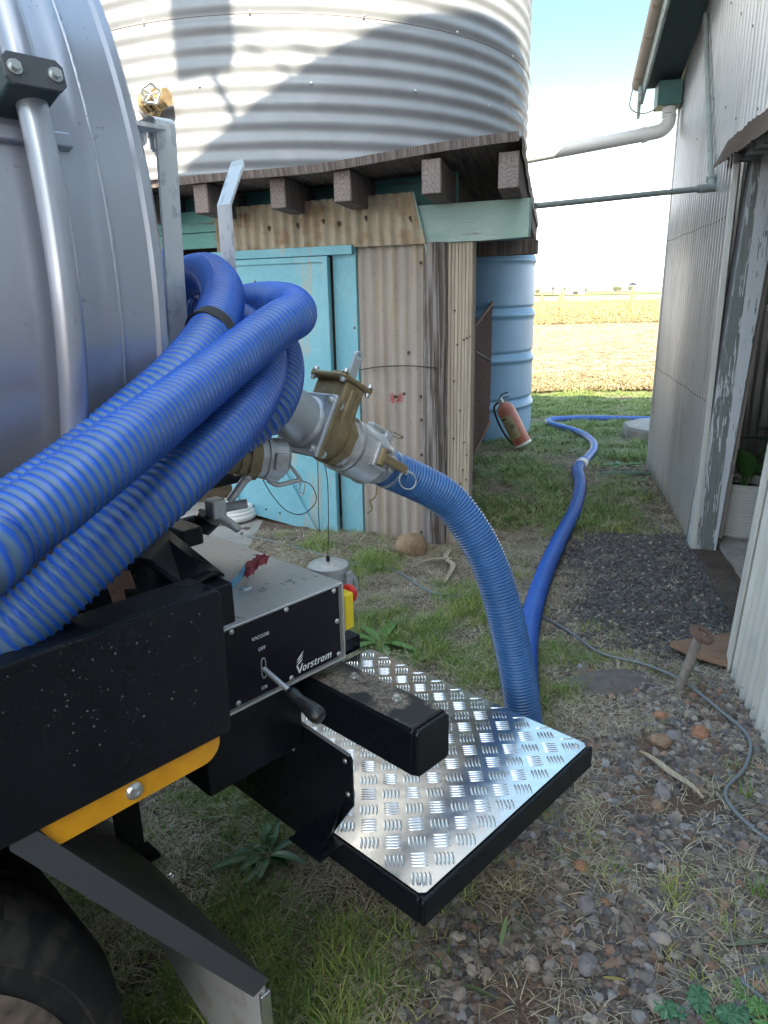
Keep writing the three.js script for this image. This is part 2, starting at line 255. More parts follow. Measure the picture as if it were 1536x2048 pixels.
// what covers the yard: coarse pebbles, dark crushed gravel, grass (0..1 each)
function cover(x, z) {
  const w = fbm(x * 2.2 + 30, z * 2.2 + 30, 4, 211) - 0.5, w2 = fbm(x * 5 + 70, z * 5 + 70, 3, 217) - 0.5, [sx, sz] = shedL(x, z);
  const edge = z > -1.6 ? 0.12 : z > -2.6 ? 0.12 + (-1.6 - z) * 0.75 : 0.87;
  let peb = sstep(-0.14, 0.14, x - edge + w * 0.55) * sstep(-3.05, -2.75, z + w * 0.5);
  const dark = sstep(-0.3, 0.3, x - 0.78 - (-3 - z) * 0.12 + w * 0.9) * sstep(-2.7, -3.25, z + w * 0.6) * sstep(-4.75, -4.3, z + w * 0.9) * (1 - peb);
  let gr = sstep(-0.1, 0.18, w * 1.2 + w2 * 0.9 + (z < -4.2 ? 0.04 + 0.06 * Math.min(4, -4.2 - z) : 0.02)) * (1 - dark) * (1 - peb * 0.93);
  gr = Math.max(gr, 0.95 * sstep(0.34, 0.1, Math.hypot((x - 0.78) * 0.8, (z + 2.92) * 2)) * (1 - dark * 0.3));   // the strip above the flat stone
  if (z < -4.2 && sx < 2.5) gr *= sstep(-0.02, -0.4, sz + w * 0.4);                     // bare along the shed wall
  const [hx, hz] = hutL(x, z); if (hx < 0.3 && hz > -0.1 && hz < 0.3) gr *= 0.35; if (Math.hypot(hx - 0.45, hz + 0.1) < 0.45) gr *= 0.25;
  return { peb, dark, gr, w, w2 };
}
const dirtMap = tex(1024, 1024, (u, v) => {
  const n = fbm(u * 12, v * 12, 6, 221, 12), k = fbm(u * 90, v * 90, 3, 225, 90), f = fbm(u * 200, v * 40, 2, 228, 200, 40); let s = 0.55 + 0.7 * n + 0.35 * (k - 0.5);
  let c = [s, s * 0.97, s * 0.93]; if (f > 0.72) c = mix3(c, [1.7, 1.6, 1.35], (f - 0.72) * 3); return c.map((x) => x * 0.6);
});
M.ground = std({ map: rep(dirtMap, 1.3), bumpMap: rep(noiseMap(512, 40, 5, 231), 0.8), bumpScale: 0.018, roughness: 1, vertexColors: true });
{
  const axis = (a, b, step, far) => { const r = []; for (let x = a; x <= b + 1e-6; x += step) r.push(x); let d = step; while (r[r.length - 1] < far) { d *= 1.35; r.push(r[r.length - 1] + d); } d = step; while (r[0] > -far) { d *= 1.35; r.unshift(r[0] - d); } return r; };
  const xs = axis(-3, 4.5, 0.035, 5000), zs = axis(-13, 0.6, 0.04, 5000), nx = xs.length, nz = zs.length, p = [], c = [], uv = [], ix = [];
  for (const z of zs) for (const x of xs) {
    p.push(x, gh(x, z), z); uv.push(x, z);
    const k = cover(x, z); let q = mix3([0.15, 0.108, 0.088], [0.205, 0.155, 0.125], k.w + 0.5); q = mix3(q, [0.21, 0.155, 0.125], k.peb * 0.7); q = mix3(q, [0.12, 0.105, 0.1], k.dark * 0.75);
    q = mix3(q, [0.115, 0.125, 0.06], k.gr * 0.6); if (z < -11) q = mix3(q, [0.22, 0.16, 0.085], sstep(-11, -13, z)); c.push(q[0] * 1.38, q[1] * 1.24, q[2] * 1.14);
  }
  for (let j = 0; j < nz - 1; j++) for (let i = 0; i < nx - 1; i++) { const a = j * nx + i, b = a + 1, d = a + nx, e = d + 1; ix.push(a, d, e, a, e, b); }
  const g = new THREE.BufferGeometry(); g.setAttribute('position', new THREE.Float32BufferAttribute(p, 3)); g.setAttribute('uv', new THREE.Float32BufferAttribute(uv, 2)); g.setAttribute('color', new THREE.Float32BufferAttribute(c, 3)); g.setIndex(ix); g.computeVertexNormals();
  structure('ground', g, M.ground);
}
// ploughed paddock beyond the yard, dry pasture behind it, low hills on the horizon
M.field = std({ map: rep(tex(1024, 1024, (u, v) => { const a = fbm(u * 40, v * 70, 5, 241, 40, 70), b = fbm(u * 220, v * 300, 2, 245, 220, 300), f = fbm(u * 4, v * 6, 3, 248, 4, 6); return mix3([0.19, 0.12, 0.072], [0.46, 0.37, 0.22], sstep(0.36, 0.66, a * 0.45 + b * 0.45 + f * 0.1)); }), 7), roughness: 1, bumpMap: rep(noiseMap(512, 60, 3, 251), 4), bumpScale: 0.06 });
{
  const g = surf(260, 240, (u, v) => { const z = -11.9 - 28.1 * v * (0.35 + 0.65 * v), x = -14 + 44 * u, e = sstep(-11.9, -14, z); return [x, 0.005 + e * (0.035 + 0.05 * (fbm(x * 2.2, z * 3.4, 4, 255)) + 0.02 * Math.sin(z * 7 + fbm(x * 0.3, z * 0.3, 2, 258) * 9)), z, x, z]; });
  structure('ploughed_field', g, M.field);
}
M.pasture = std({ map: rep(tex(512, 512, (u, v) => { const a = fbm(u * 10, v * 30, 5, 261, 10, 30), b = fbm(u * 80, v * 80, 2, 265, 80); return mix3([0.3, 0.22, 0.1], [0.46, 0.36, 0.18], sstep(0.3, 0.7, a * 0.7 + b * 0.3)); }), 30), roughness: 1 });
structure('pasture', surf(40, 40, (u, v) => { const x = -60 + 240 * u, z = -40 - 200 * v; return [x, 0.045 + 0.08 * sstep(-40, -50, z), z, x, z]; }), M.pasture);
M.hill = std({ map: rep(tex(256, 256, (u, v) => mix3([0.06, 0.07, 0.05], [0.15, 0.14, 0.1], fbm(u * 16, v * 16, 4, 268, 16))), 400), roughness: 1 });
structure('hills', surf(160, 14, (u, v) => { const x = -2600 + 7000 * u, z = -3000 - 900 * v, h = 24 + 34 * fbm(u * 14, 3, 4, 271) * (1 - 0.55 * sstep(0.35, 0.7, u)); return [x, h * Math.sin(Math.PI * v) - 1, z, x, z]; }), M.hill);
M.crop = std({ map: rep(tex(128, 128, (u, v) => mix3([0.12, 0.2, 0.05], [0.2, 0.26, 0.08], fbm(u * 8, v * 8, 4, 273, 8))), 40), roughness: 1 });
structure('green_crop', surf(8, 4, (u, v) => { const x = 60 + 190 * u, z = -240 - 150 * v; return [x, 0.3, z, x, z]; }), M.crop);
// ---------- metals and paints of the truck ----------
M.brass = phy({ map: rep(tex(256, 256, (u, v) => mix3([0.22, 0.165, 0.09], [0.34, 0.265, 0.155], fbm(u * 10, v * 10, 5, 401, 10))), 0.12), metalness: 0.6, roughness: 0.55, bumpMap: bumpFine, bumpScale: 0.0012 });
M.brassOld = phy({ map: rep(tex(128, 128, (u, v) => mix3([0.2, 0.14, 0.08], [0.42, 0.32, 0.18], fbm(u * 8, v * 8, 4, 404, 8))), 0.12), metalness: 0.6, roughness: 0.55 });
M.alloy = phy({ map: rep(tex(256, 256, (u, v) => { const s = 0.42 + 0.22 * fbm(u * 12, v * 12, 5, 407, 12); return [s, s, s * 1.02]; }), 0.12), metalness: 0.75, roughness: 0.48, bumpMap: bumpFine, bumpScale: 0.001 });
M.steel = phy({ color: lin(0.5, 0.52, 0.55), metalness: 0.8, roughness: 0.5, bumpMap: bumpSoft, bumpScale: 0.0006 });
M.flatBar = phy({ map: rep(tex(256, 512, (u, v) => { const n = fbm(u * 10, v * 14, 5, 411, 10, 14); return mix3([0.68, 0.69, 0.7], [0.5, 0.51, 0.53], sstep(0.55, 0.75, n)); }), 0.15, 0.3), metalness: 0.35, roughness: 0.38 });
M.silverPaint = phy({ map: rep(tex(512, 512, (u, v) => { const n = fbm(u * 8, v * 8, 4, 415, 8), d = fbm(u * 130, v * 130, 2, 418, 130); let c = [0.34 + 0.02 * n, 0.36 + 0.02 * n, 0.42 + 0.02 * n]; return mix3(c, [0.12, 0.12, 0.13], sstep(0.8, 0.86, d) * sstep(0.55, 0.7, n) * 0.7); }), 0.8), metalness: 0.55, roughness: 0.32, clearcoat: 0.7, clearcoatRoughness: 0.12, bumpMap: rep(noiseMap(256, 3, 2, 420), 1.1), bumpScale: 0.004 });
M.blackPaint = phy({ map: rep(tex(512, 512, (u, v) => { const d = fbm(u * 110, v * 110, 2, 423, 110), n = fbm(u * 5, v * 5, 4, 426, 5); return mix3([0.006, 0.0075, 0.011], [0.025, 0.025, 0.026], sstep(0.7, 0.9, d) * sstep(0.4, 0.65, n)); }), 0.5), roughnessMap: roughPatch, roughness: 0.5, specularIntensity: 0.55, clearcoat: 0.06, clearcoatRoughness: 0.2 });
M.blackDusty = phy({ map: rep(tex(512, 512, (u, v) => { const d = fbm(u * 60, v * 60, 3, 431, 60), n = fbm(u * 5, v * 5, 5, 434, 5), t = sstep(0.42, 0.68, n) * (0.35 + 0.9 * sstep(0.35, 0.7, d)); return mix3([0.014, 0.013, 0.013], [0.21, 0.17, 0.135], clamp(t)); }), 0.3), roughness: 0.6 });
M.rubber = std({ map: rep(tex(256, 256, (u, v) => mix3([0.012, 0.012, 0.013], [0.05, 0.045, 0.04], sstep(0.45, 0.8, fbm(u * 10, v * 10, 5, 437, 10)))), 0.4), roughness: 0.85 });
M.sidewall = std({ map: rep(tex(256, 256, (u, v) => mix3([0.03, 0.026, 0.025], [0.16, 0.125, 0.1], sstep(0.3, 0.7, fbm(u * 8, v * 8, 5, 439, 8)))), 0.4), roughness: 0.95 });
M.guard = phy({ map: rep(tex(512, 512, (u, v) => { const n = fbm(u * 7, v * 7, 5, 471, 7), d = fbm(u * 90, v * 90, 2, 474, 90); return mix3([0.018, 0.017, 0.017], [0.085, 0.07, 0.058], clamp(n * 0.7 + 0.35 * sstep(0.5, 0.8, d) - 0.15)); }), 0.5), roughness: 0.6 });
M.greyPaint = phy({ color: lin(0.06, 0.065, 0.075), roughness: 0.45 });
M.flapGrey = phy({ map: rep(tex(256, 256, (u, v) => { const n = fbm(u * 6, v * 6, 5, 441, 6), k = fbm(u * 70, v * 70, 2, 444, 70); return mix3([0.36, 0.36, 0.37], [0.2, 0.17, 0.15], clamp(sstep(0.5, 0.8, n) * 0.5 + sstep(0.75, 0.85, k) * 0.5)); }), 0.4), roughness: 0.45 });
M.grip = phy({ color: lin(0.012, 0.013, 0.014), roughness: 0.35 });
M.yellow = phy({ color: lin(0.72, 0.55, 0.02), roughness: 0.45 });
M.red = phy({ color: lin(0.6, 0.03, 0.025), roughness: 0.4 });
M.reflex = phy({ map: rep(tex(256, 256, (u, v) => { const a = Math.abs(((u * 16 + v * 16) % 1) - 0.5), b = Math.abs(((u * 16 - v * 16 + 64) % 1) - 0.5), n = fbm(u * 5, v * 5, 4, 447, 5); const s = 0.9 + 0.12 * sstep(0.05, 0.2, Math.min(a, b)); return mix3([0.78 * s, 0.36 * s, 0.008], [0.6, 0.27, 0.01], n); }), 0.09), roughness: 0.35, clearcoat: 0.7, clearcoatRoughness: 0.15 });
M.lidSteel = phy({ map: rep(tex(512, 512, (u, v) => { const d = fbm(u * 40, v * 18, 3, 451, 40, 18), n = fbm(u * 4, v * 4, 4, 454, 4), l = fbm(u * 4, v * 200, 2, 457, 4, 200); let c = mix3([0.56, 0.56, 0.56], [0.64, 0.64, 0.64], l); return mix3(c, [0.2, 0.17, 0.12], sstep(0.7, 0.78, d) * sstep(0.35, 0.6, n) * 0.8); }), 0.4), metalness: 0.75, roughness: 0.4 });
M.tread = phy({ color: lin(0.78, 0.79, 0.8), metalness: 1, roughness: 0.22, bumpMap: rep(noiseMap(512, 6, 3, 461), 0.35), bumpScale: 0.0008, roughnessMap: rep(noiseMap(256, 12, 4, 464, 0.6, 1.2), 0.3) });
// ---------- corrugated sheets ----------
const wave = (s, pitch, amp) => amp * Math.cos(s / pitch * Math.PI * 2);
// upright ribs along x in a frame: z = z0 + wave; lo(x), hi(x) are the bottom and top edges
function corrX(x0, x1, lo, hi, z0, pitch = 0.076, amp = 0.011, rows = 6, uvf) {
  const n = Math.max(8, Math.round(Math.abs(x1 - x0) / pitch * 10));
  return surf(n, rows, (u, v) => { const x = lerp(x0, x1, u), y = lerp(lo(x), hi(x), v); return [x, y, z0 + wave(x, pitch, amp), ...(uvf ? [u, v] : [x, y])]; });
}
// ---------- big rainwater tank on its stand ----------
{
  const C = [-0.669, 2.315, -6.572], R = 1.88, H = 3.8, pitch = 0.1, amp = 0.0095;
  const t = thing('water_tank', 'large round corrugated steel rainwater tank standing on the timber stand', 'water tank', W, C);
  const prof = []; prof.push([R - 0.02, 0]); for (let y = 0.005; y <= H; y += pitch / 10) prof.push([R + wave(y + 0.03, pitch, amp), y]);
  const wall = part('wall', new THREE.LatheGeometry(prof.map(([r, y]) => new THREE.Vector2(r, y)), 180).translate(...C), M.tankSteel, t);
  part('base_rim', lathe([C[0], C[1] - 0.012, C[2]], [0, 1, 0], [[R - 0.05, 0], [R + 0.022, 0], [R + 0.026, 0.012], [R + 0.022, 0.024], [R - 0.05, 0.024]], 120), M.tankSteel, t);
  part('roof', lathe([C[0], C[1] + H, C[2]], [0, 1, 0], [[R + 0.05, -0.03], [R + 0.06, 0], [R, 0.02], [0.3, 0.42], [0, 0.43]], 72), M.tankSteel, t);
  // lapped seam with rivets
  const seam = []; for (let i = 0; i <= 90; i++) { const a = Math.PI * (0.05 + 0.9 * i / 90); seam.push([C[0] + Math.cos(a) * (R + 0.0145), C[1] + 0.815, C[2] + Math.sin(a) * (R + 0.0145)]); }
  part('seam', tube(seam, 0.002, 180, 5), M.nail, wall);
  for (let i = 0; i < 14; i++) { const a = Math.PI * (0.12 + 0.055 * i), y = C[1] + (i % 2 ? 0.83 : 0.47); part('rivet', screw([C[0] + Math.cos(a) * (R + 0.012), y, C[2] + Math.sin(a) * (R + 0.012)], [Math.cos(a), 0, Math.sin(a)], 0.009), M.zinc, wall); }
  // brass outlet valve low on the wall
  const a0 = Math.atan2(-4.82 - C[2], -1.38 - C[0]), n = [Math.cos(a0), 0, Math.sin(a0)], S = (r, y, s = 0) => [C[0] + n[0] * (R + r) - n[2] * s, y, C[2] + n[2] * (R + r) + n[0] * s];
  const y = 2.69, ax = V(S(0.1, y + 0.035, -0.3)).sub(V(S(0.1, y, 0))).normalize(), al = (k) => V(S(0.1, y, 0)).addScaledVector(ax, k);
  part('outlet_fitting', [cyl(S(-0.02, y), S(0.1, y), 0.042), aim(new THREE.SphereGeometry(0.05, 20, 14), S(0.1, y), [0, 1, 0]), cyl(al(0), al(0.06), 0.046), cyl(S(0.1, y - 0.1, 0), S(0.1, y, 0), 0.032)], M.pvc, t);
  const v = part('outlet_valve', [cyl(al(0.055), al(0.085), 0.056, 0.056, 6), cyl(al(0.08), al(0.2), 0.042, 0.05), cyl(al(0.11), al(0.125), 0.058, 0.058, 20), cyl(al(0.15), al(0.165), 0.06, 0.06, 20), cyl(al(0.2), al(0.23), 0.054, 0.054, 6), cyl(S(0.08, y - 0.06, -0.1), S(0.08, y - 0.01, -0.14), 0.03), cyl(al(0.14), S(0.22, y + 0.01, -0.15), 0.034, 0.024), cyl(S(0.18, y + 0.005, -0.148), S(0.2, y + 0.008, -0.149), 0.04, 0.04, 6)], M.brassOld, t);
  const hw = S(0.25, y + 0.01, -0.23), wx = V([0.55, -0.25, 0.8]).normalize(), e1 = V([0, 1, 0]).addScaledVector(wx, -wx.y).normalize(), e2 = e1.clone().cross(wx), at2 = (q, r) => [hw[0] + e1.x * Math.cos(q) * r + e2.x * Math.sin(q) * r, hw[1] + e1.y * Math.cos(q) * r + e2.y * Math.sin(q) * r, hw[2] + e1.z * Math.cos(q) * r + e2.z * Math.sin(q) * r];
  const wheel = []; for (let i = 0; i <= 40; i++) { const q = i / 40 * Math.PI * 2; wheel.push(at2(q, 0.048 * (1 + 0.1 * Math.cos(q * 5)))); }
  const sp = []; for (let i = 0; i < 5; i++) sp.push(cyl(hw, at2(i / 5 * Math.PI * 2, 0.046), 0.005));
  part('handwheel', [tube(wheel, 0.008, 60, 8), sp, cyl(S(0.22, y + 0.01, -0.15), hw, 0.01)], M.zinc, v);
}
const SK = 0.236, skew = (g, z0) => { const p = g.attributes.position; for (let i = 0; i < p.count; i++) p.setX(i, p.getX(i) + (p.getZ(i) - z0) * SK); return g; };
// ---------- timber stand with the shed built in under it ----------
{
  const t = thing('tank_stand', 'weathered timber tank stand with a turquoise door and cement-grey corrugated front', 'tank stand', HUT);
  const jx = [-3.95, -3.45, -2.95, -2.45, -1.93, -1.39, -0.87, -0.41, 0.13, 0.535];
  for (const [i, x] of jx.entries()) {
    const zf = [0.45, 0.45, 0.45, 0.45, 0.45, 0.46, 0.4, 0.45, 0.47, 0.44][i], j = part('joist', skew(box(x - 0.055, x + 0.055, 2.098, 2.268, -3.75, zf, 0.006), zf), M.darkWood, t);
    part('end_grain', box(x - 0.051, x + 0.051, 2.102, 2.264, zf - 0.001, zf + 0.004, 0.003), M.endWood, j);
  }
  // corrugated deck sheet, curling up at the right corner, with a turned-down lip
  const dk = (x, s) => { const up = sstep(-0.6, 0.6, x) * 0.035 * sstep(-0.9, 0.5, s), dip = -0.012 * Math.exp(-((x + 0.6) ** 2) * 6); return 2.284 + up + dip + wave(s, 0.09, 0.009); };
  part('deck', [surf(60, 300, (u, v) => { const x = lerp(-4.25, 0.6, u), s = lerp(-3.85, 0.5, v); return [x + (s - 0.45) * SK, dk(x, s), s, x, s]; }), surf(60, 3, (u, v) => { const x = lerp(-4.25, 0.6, u); return [x, dk(x, 0.5) - (1 - v) * 0.012 + v * 0.03, 0.5 + 0.012 * v, x, v * 0.08]; }), surf(60, 3, (u, v) => { const x = lerp(-4.25, 0.6, u); return [x, dk(x, 0.5) + v * 0.03, 0.494 + 0.018 * v, x, v * 0.08]; })], M.darkWood, t, { keepUV: true });
  part('end_flashing', surf(40, 2, (u, v) => { const s = lerp(-3.85, 0.51, u); return [0.602 + 0.004 * v + (s - 0.45) * SK, dk(0.6, s) + 0.03 - v * 0.1, s, s, v * 0.1]; }), M.nail, t, { keepUV: true });
  // top plates behind the joists and the walls
  part('top_plate', [box(-4.1, 0.05, 2.04, 2.29, -0.16, -0.115)], M.tealDark, t);
  part('side_plate', skew(box(0.0, 0.06, 2.04, 2.09, -3.7, -0.16), 0), M.darkWood, t);
  part('beam', [extrude([[-0.42, 2.1], [0.545, 2.094], [0.54, 1.893], [0.3, 1.886], [-0.1, 1.887], [-0.42, 1.89]], 0.05, 0.003).translate(0, 0, 0.0)], M.beam, t, { label: 'weathered pale green beam across the top of the front' });
  part('rear_beam', box(0.03, 0.48, 1.82, 1.905, -0.42, -0.33, 0.005), M.darkWood, t, { label: 'dark red-brown timber showing under the green beam' });
  
  // front sheet between door and post, upper band with nails
  const fs = part('front_sheet', corrX(-0.57, -0.085, () => -0.02, () => 1.99, 0.03, 0.076, 0.009, 20, 1), M.hutSheet, t, { keepUV: true, label: 'cement-grey corrugated sheet with a red paint mark' });
  for (const [x, y] of [[-0.115, 1.78], [-0.12, 0.98], [-0.235, 0.99], [-0.115, 0.6], [-0.115, 0.83], [-0.12, 0.07], [-0.2, 1.25]]) part('screw', screw([x, y, 0.039], [0, 0, 1], 0.01), M.nail, fs);
  const bandR = (y) => -0.155 + (2.175 - y) * 0.3, band = surf(170, 4, (u, v) => { const y = lerp(1.885, 2.172, v), x = lerp(-1.6, bandR(y), u); return [x, y, 0.068 + wave(x, 0.076, 0.012), u, v]; });
  const bs = part('upper_sheet', band, M.rustBand, t, { keepUV: true, label: 'rust-stained strip of corrugated sheet above the door' });
  for (const [x, y] of [[-1.53, 2.045], [-1.17, 2.03], [-0.95, 2.035], [-0.76, 2.05], [-0.65, 2.03], [-0.46, 2.05], [-0.165, 2.03]]) part('nail', [screw([x, y, 0.075], [0, 0, 1], 0.013), cyl([x, y, 0.074], [x + 0.008, y - 0.02, 0.086], 0.006, 0.005, 6)], M.nail, bs);
  part('sheet_edge', slab([[-0.154, 2.172, 0.066], [-0.144, 2.172, 0.066], [-0.055, 1.83, 0.066], [-0.066, 1.83, 0.066]], [0, 0, 0.004]), M.beam, bs);
  // old round post and grooved pine post
  const post = new THREE.CylinderGeometry(0.088, 0.095, 1.91, 40, 60); { const p = post.attributes.position; for (let i = 0; i < p.count; i++) { const a = Math.atan2(p.getZ(i), p.getX(i)), y = p.getY(i), r = 1 - 0.1 * sstep(0.5, 0.75, fbm(a * 3 + 20, y * 1.2 + 9, 4, 301)) - 0.05 * fbm(a * 10 + 40, y * 1.5, 2, 305); p.setX(i, p.getX(i) * r); p.setZ(i, p.getZ(i) * r); } post.computeVertexNormals(); }
  const po = part('post', post.translate(-0.022, 0.935, 0.0), M.greyWood, t, { label: 'old cracked grey round timber post' });
  part('nail', cyl([-0.0, 1.163, 0.08], [0.012, 1.16, 0.108], 0.007), M.nail, po);
  const gp = []; for (let i = 0; i < 7; i++) { const x0 = 0.056 + i * 0.0222; gp.push(box(x0, x0 + 0.0195, -0.02, 1.888, -0.03, i % 6 ? 0.026 : 0.03, 0.0025)); } gp.push(box(0.056, 0.21, -0.02, 1.886, -0.035, 0.021, 0.001));
  const gpm = part('grooved_post', gp, M.pine, t, { label: 'pale grooved pine post at the right corner' });
  for (const [x, y] of [[0.1, 1.5], [0.12, 1.3], [0.16, 1.33], [0.18, 1.34], [0.2, 1.35], [0.1, 1.08], [0.14, 0.9], [0.17, 0.7], [0.19, 0.62], [0.165, 0.52], [0.15, 0.43], [0.1, 0.72], [0.13, 0.3], [0.19, 0.46]]) part('nail', cyl([x, y, 0.02], [x, y, 0.032], 0.006), M.nail, gpm);
  part('wire', tube([[-0.545, 1.135, 0.07], [-0.4, 1.158, 0.062], [-0.2, 1.17, 0.066], [0.0, 1.166, 0.1]], 0.0035, 40, 6), M.black, t);
  // door and its frame
  part('door_frame', [box(-0.72, -0.553, -0.06, 1.9, 0.005, 0.05, 0.004), box(-1.66, -0.56, 1.845, 1.9, 0.051, 0.085, 0.004), box(-1.66, -1.612, 0.02, 1.9, 0.0, 0.06, 0.004)], M.teal, t, { label: 'turquoise door frame with worn pale edge' });
  const d = part('door', [extrude([[-1.6, 0.07], [-0.735, -0.045], [-0.735, 1.835], [-1.6, 1.83]], 0.035, 0.003).translate(0, 0, 0.052)], M.teal, t, { label: 'turquoise painted sheet door' });
  part('batten', [box(-0.762, -0.725, -0.06, 1.84, 0.088, 0.112, 0.003)], M.teal, d); part('batten', box(-1.6, -0.74, 1.805, 1.84, 0.0885, 0.1, 0.002), M.teal, d);
  part('batten', slab([[-1.34, 0.68, 0.088], [-1.29, 0.68, 0.088], [-0.885, -0.03, 0.088], [-0.935, -0.024, 0.088]], [0, 0, 0.02]), M.teal, d, { label: 'diagonal batten on the lower half of the door' });
  part('batten', box(-1.6, -1.575, 0.08, 1.8, 0.0885, 0.1, 0.002), M.teal, d);
  for (const [x, y] of [[-1.3, 1.7], [-0.95, 1.82], [-1.15, 1.82], [-1.45, 0.12], [-1.34, 0.105], [-1.22, 0.09], [-0.575, 1.1], [-0.57, 0.9], [-0.575, 1.4], [-0.58, 0.5]]) part('screw', screw([x, y, x > -0.7 ? 0.05 : 0.087], [0, 0, 1], 0.008), M.nail, d);
  part('wire', tube([[-0.875, 0.92, 0.1], [-0.86, 0.5, 0.115], [-0.872, 0.1, 0.115], [-0.866, -0.05, 0.12]], 0.003, 20, 5), M.black, d);
  part('plinth', [box(-1.62, -0.57, -0.05, 0.09, -0.03, 0.02, 0.004)], M.greyWood, t);
  // left of the door: green board over a dark opening
  part('green_board', box(-4.1, -1.605, 1.93, 2.03, 0.0, 0.045, 0.004), M.tealDark, t); part('green_board', box(-4.1, -1.605, 2.034, 2.17, 0.0, 0.043, 0.004), M.tealDark, t);
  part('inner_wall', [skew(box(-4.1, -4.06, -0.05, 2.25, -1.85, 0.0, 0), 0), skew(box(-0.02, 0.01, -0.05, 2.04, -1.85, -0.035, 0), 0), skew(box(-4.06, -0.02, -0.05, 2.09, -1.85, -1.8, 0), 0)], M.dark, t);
  for (const [x, z] of [[-4.05, 0.04], [-2.4, -0.055], [-0.6, -3.5], [-2.2, -3.5], [-3.9, -3.5]]) part('corner_post', skew(box(x - 0.05, x + 0.05, -0.05, z < -1 ? 2.095 : 1.925, z - 0.05, z + 0.05), 0), M.greyWood, t);
}
// ---------- blue plastic tank, mesh panel, extinguisher behind the corner ----------
{
  const C = [0.98, 0, -8.6], R = 0.8, t = thing('poly_tank', 'tall blue plastic rainwater tank with moulded bands behind the hut corner', 'water tank', W, C);
  const prof = [[R - 0.01, 0]], bands = [0.34, 0.85, 1.33, 1.9]; for (let y = 0; y <= 2.12; y += 0.01) { let r = R; for (const b of bands) { const d = y - b; r += 0.022 * Math.exp(-(((d - 0.03) / 0.028) ** 2)) - 0.02 * Math.exp(-(((d - 0.105) / 0.016) ** 2)); } prof.push([r - 0.02 * (y / 2.12), y]); }
  part('wall', lathe(C, [0, 1, 0], prof, 96), M.polyBlue, t);
  part('lid', lathe([C[0], 2.12, C[2]], [0, 1, 0], [[R - 0.02, 0], [R + 0.02, 0.012], [R - 0.05, 0.05], [0.3, 0.2], [0, 0.21]], 72), M.polyBlue, t);
}
{
  const a = V([0.9, 0.02, -7.05]), b = V([1.335, 0.17, -8.25]), d = b.clone().sub(a).setY(0), L = d.length(); d.normalize();
  const t = thing('mesh_panel', 'dark steel mesh panel standing on edge beside the blue tank', 'mesh panel', W, [0.9, 0, -7.05]);
  const Pt = (s, y) => [a.x + d.x * s, y + lerp(0.02, 0.33, s / L), a.z + d.z * s]; const h = 1.27;
  part('frame', [cyl(Pt(0, 0), Pt(0, h), 0.016), cyl(Pt(L, 0), Pt(L, h), 0.016), cyl(Pt(0, 0), Pt(L, 0), 0.016), cyl(Pt(0, h), Pt(L, h), 0.016)], M.rust, t);
  const wires = []; for (let s = 0.03; s < L; s += 0.032) wires.push(cyl(Pt(s, 0), Pt(s, h), 0.003, 0.003, 5)); for (let y = 0.05; y < h; y += 0.05) wires.push(cyl(Pt(0, y), Pt(L, y), 0.003, 0.003, 5));
  part('mesh', wires, M.rust, t, { kind: 'stuff' });
  part('latch_bar', cyl(Pt(0.05, 1.02), Pt(0.95, 0.62), 0.014, 0.01), M.black, t);
}
{
  const a = [1.47, 0.075, -7.38], b = [1.255, 0.5, -7.46], dir = V(b).sub(V(a)), L = dir.length(), u = dir.clone().normalize();
  const t = thing('fire_extinguisher', 'faded red fire extinguisher leaning on the mesh panel in the grass', 'fire extinguisher', W, [1.47, 0, -7.38]);
  const paint = std({ map: rep(tex(256, 256, (p, q) => mix3([0.4, 0.1, 0.075], [0.5, 0.24, 0.18], fbm(p * 6, q * 6, 5, 311, 6))), 0.5), roughness: 0.5 });
  const r = 0.092, body = part('cylinder', lathe(a, u, [[0, 0], [r * 0.9, 0], [r, 0.015], [r, L - 0.09], [r * 0.9, L - 0.05], [r * 0.55, L - 0.015], [0.03, L], [0, L]], 40), paint, t);
  part('base_ring', lathe(a, u, [[r * 0.9, -0.012], [r + 0.003, -0.01], [r + 0.003, 0.012], [r, 0.014]], 40), M.pvc, body);
  const cn = document.createElement('canvas'); cn.width = 256; cn.height = 384; const x = cn.getContext('2d'); x.fillStyle = '#a39c7c'; x.fillRect(0, 0, 256, 384); x.fillStyle = '#5d5844'; for (let i = 0; i < 15; i++) x.fillRect(26, 70 + i * 19, 90 + (i * 53 % 110), 7); x.fillStyle = '#3b372c'; x.fillRect(24, 20, 120, 30); x.fillStyle = '#6d7360'; x.fillRect(150, 150, 80, 70);
  const ct = new THREE.CanvasTexture(cn); ct.colorSpace = THREE.SRGBColorSpace;
  const side = new THREE.Vector3(0, 0, 1).addScaledVector(u, -u.z).normalize(), w2 = u.clone().cross(side).normalize();
  const lab = surf(14, 1, (p, q) => { const an = lerp(1.45, -0.15, p), yy = lerp(0.09, 0.34, q), pt = V(a).addScaledVector(u, yy).addScaledVector(side, Math.cos(an) * (r + 0.0015)).addScaledVector(w2, Math.sin(an) * -(r + 0.0015)); return [pt.x, pt.y, pt.z, p, q]; });
  part('label', lab, std({ map: ct, roughness: 0.7 }), t, { keepUV: true });
  const top = V(b); const up = (k, s = 0, z = 0) => top.clone().addScaledVector(u, k).addScaledVector(w2, s).addScaledVector(side, z);
  const vl = part('valve', [cyl(up(-0.005), up(0.05), 0.02), cyl(up(0.02, -0.03), up(0.02, 0.03), 0.012)], M.zinc, t);
  part('handle', [tube([up(0.045, -0.01), up(0.075, 0.03), up(0.07, 0.1)], 0.007, 20, 6), tube([up(0.03, -0.01), up(0.035, 0.05), up(0.025, 0.09)], 0.006, 20, 6)], M.black, vl);
  part('hose', tube([up(0.02, -0.03), up(0.0, -0.09), up(-0.15, -0.125), up(-0.35, -0.115), up(-0.47, -0.08)], 0.011, 40, 8), M.black, t);
}
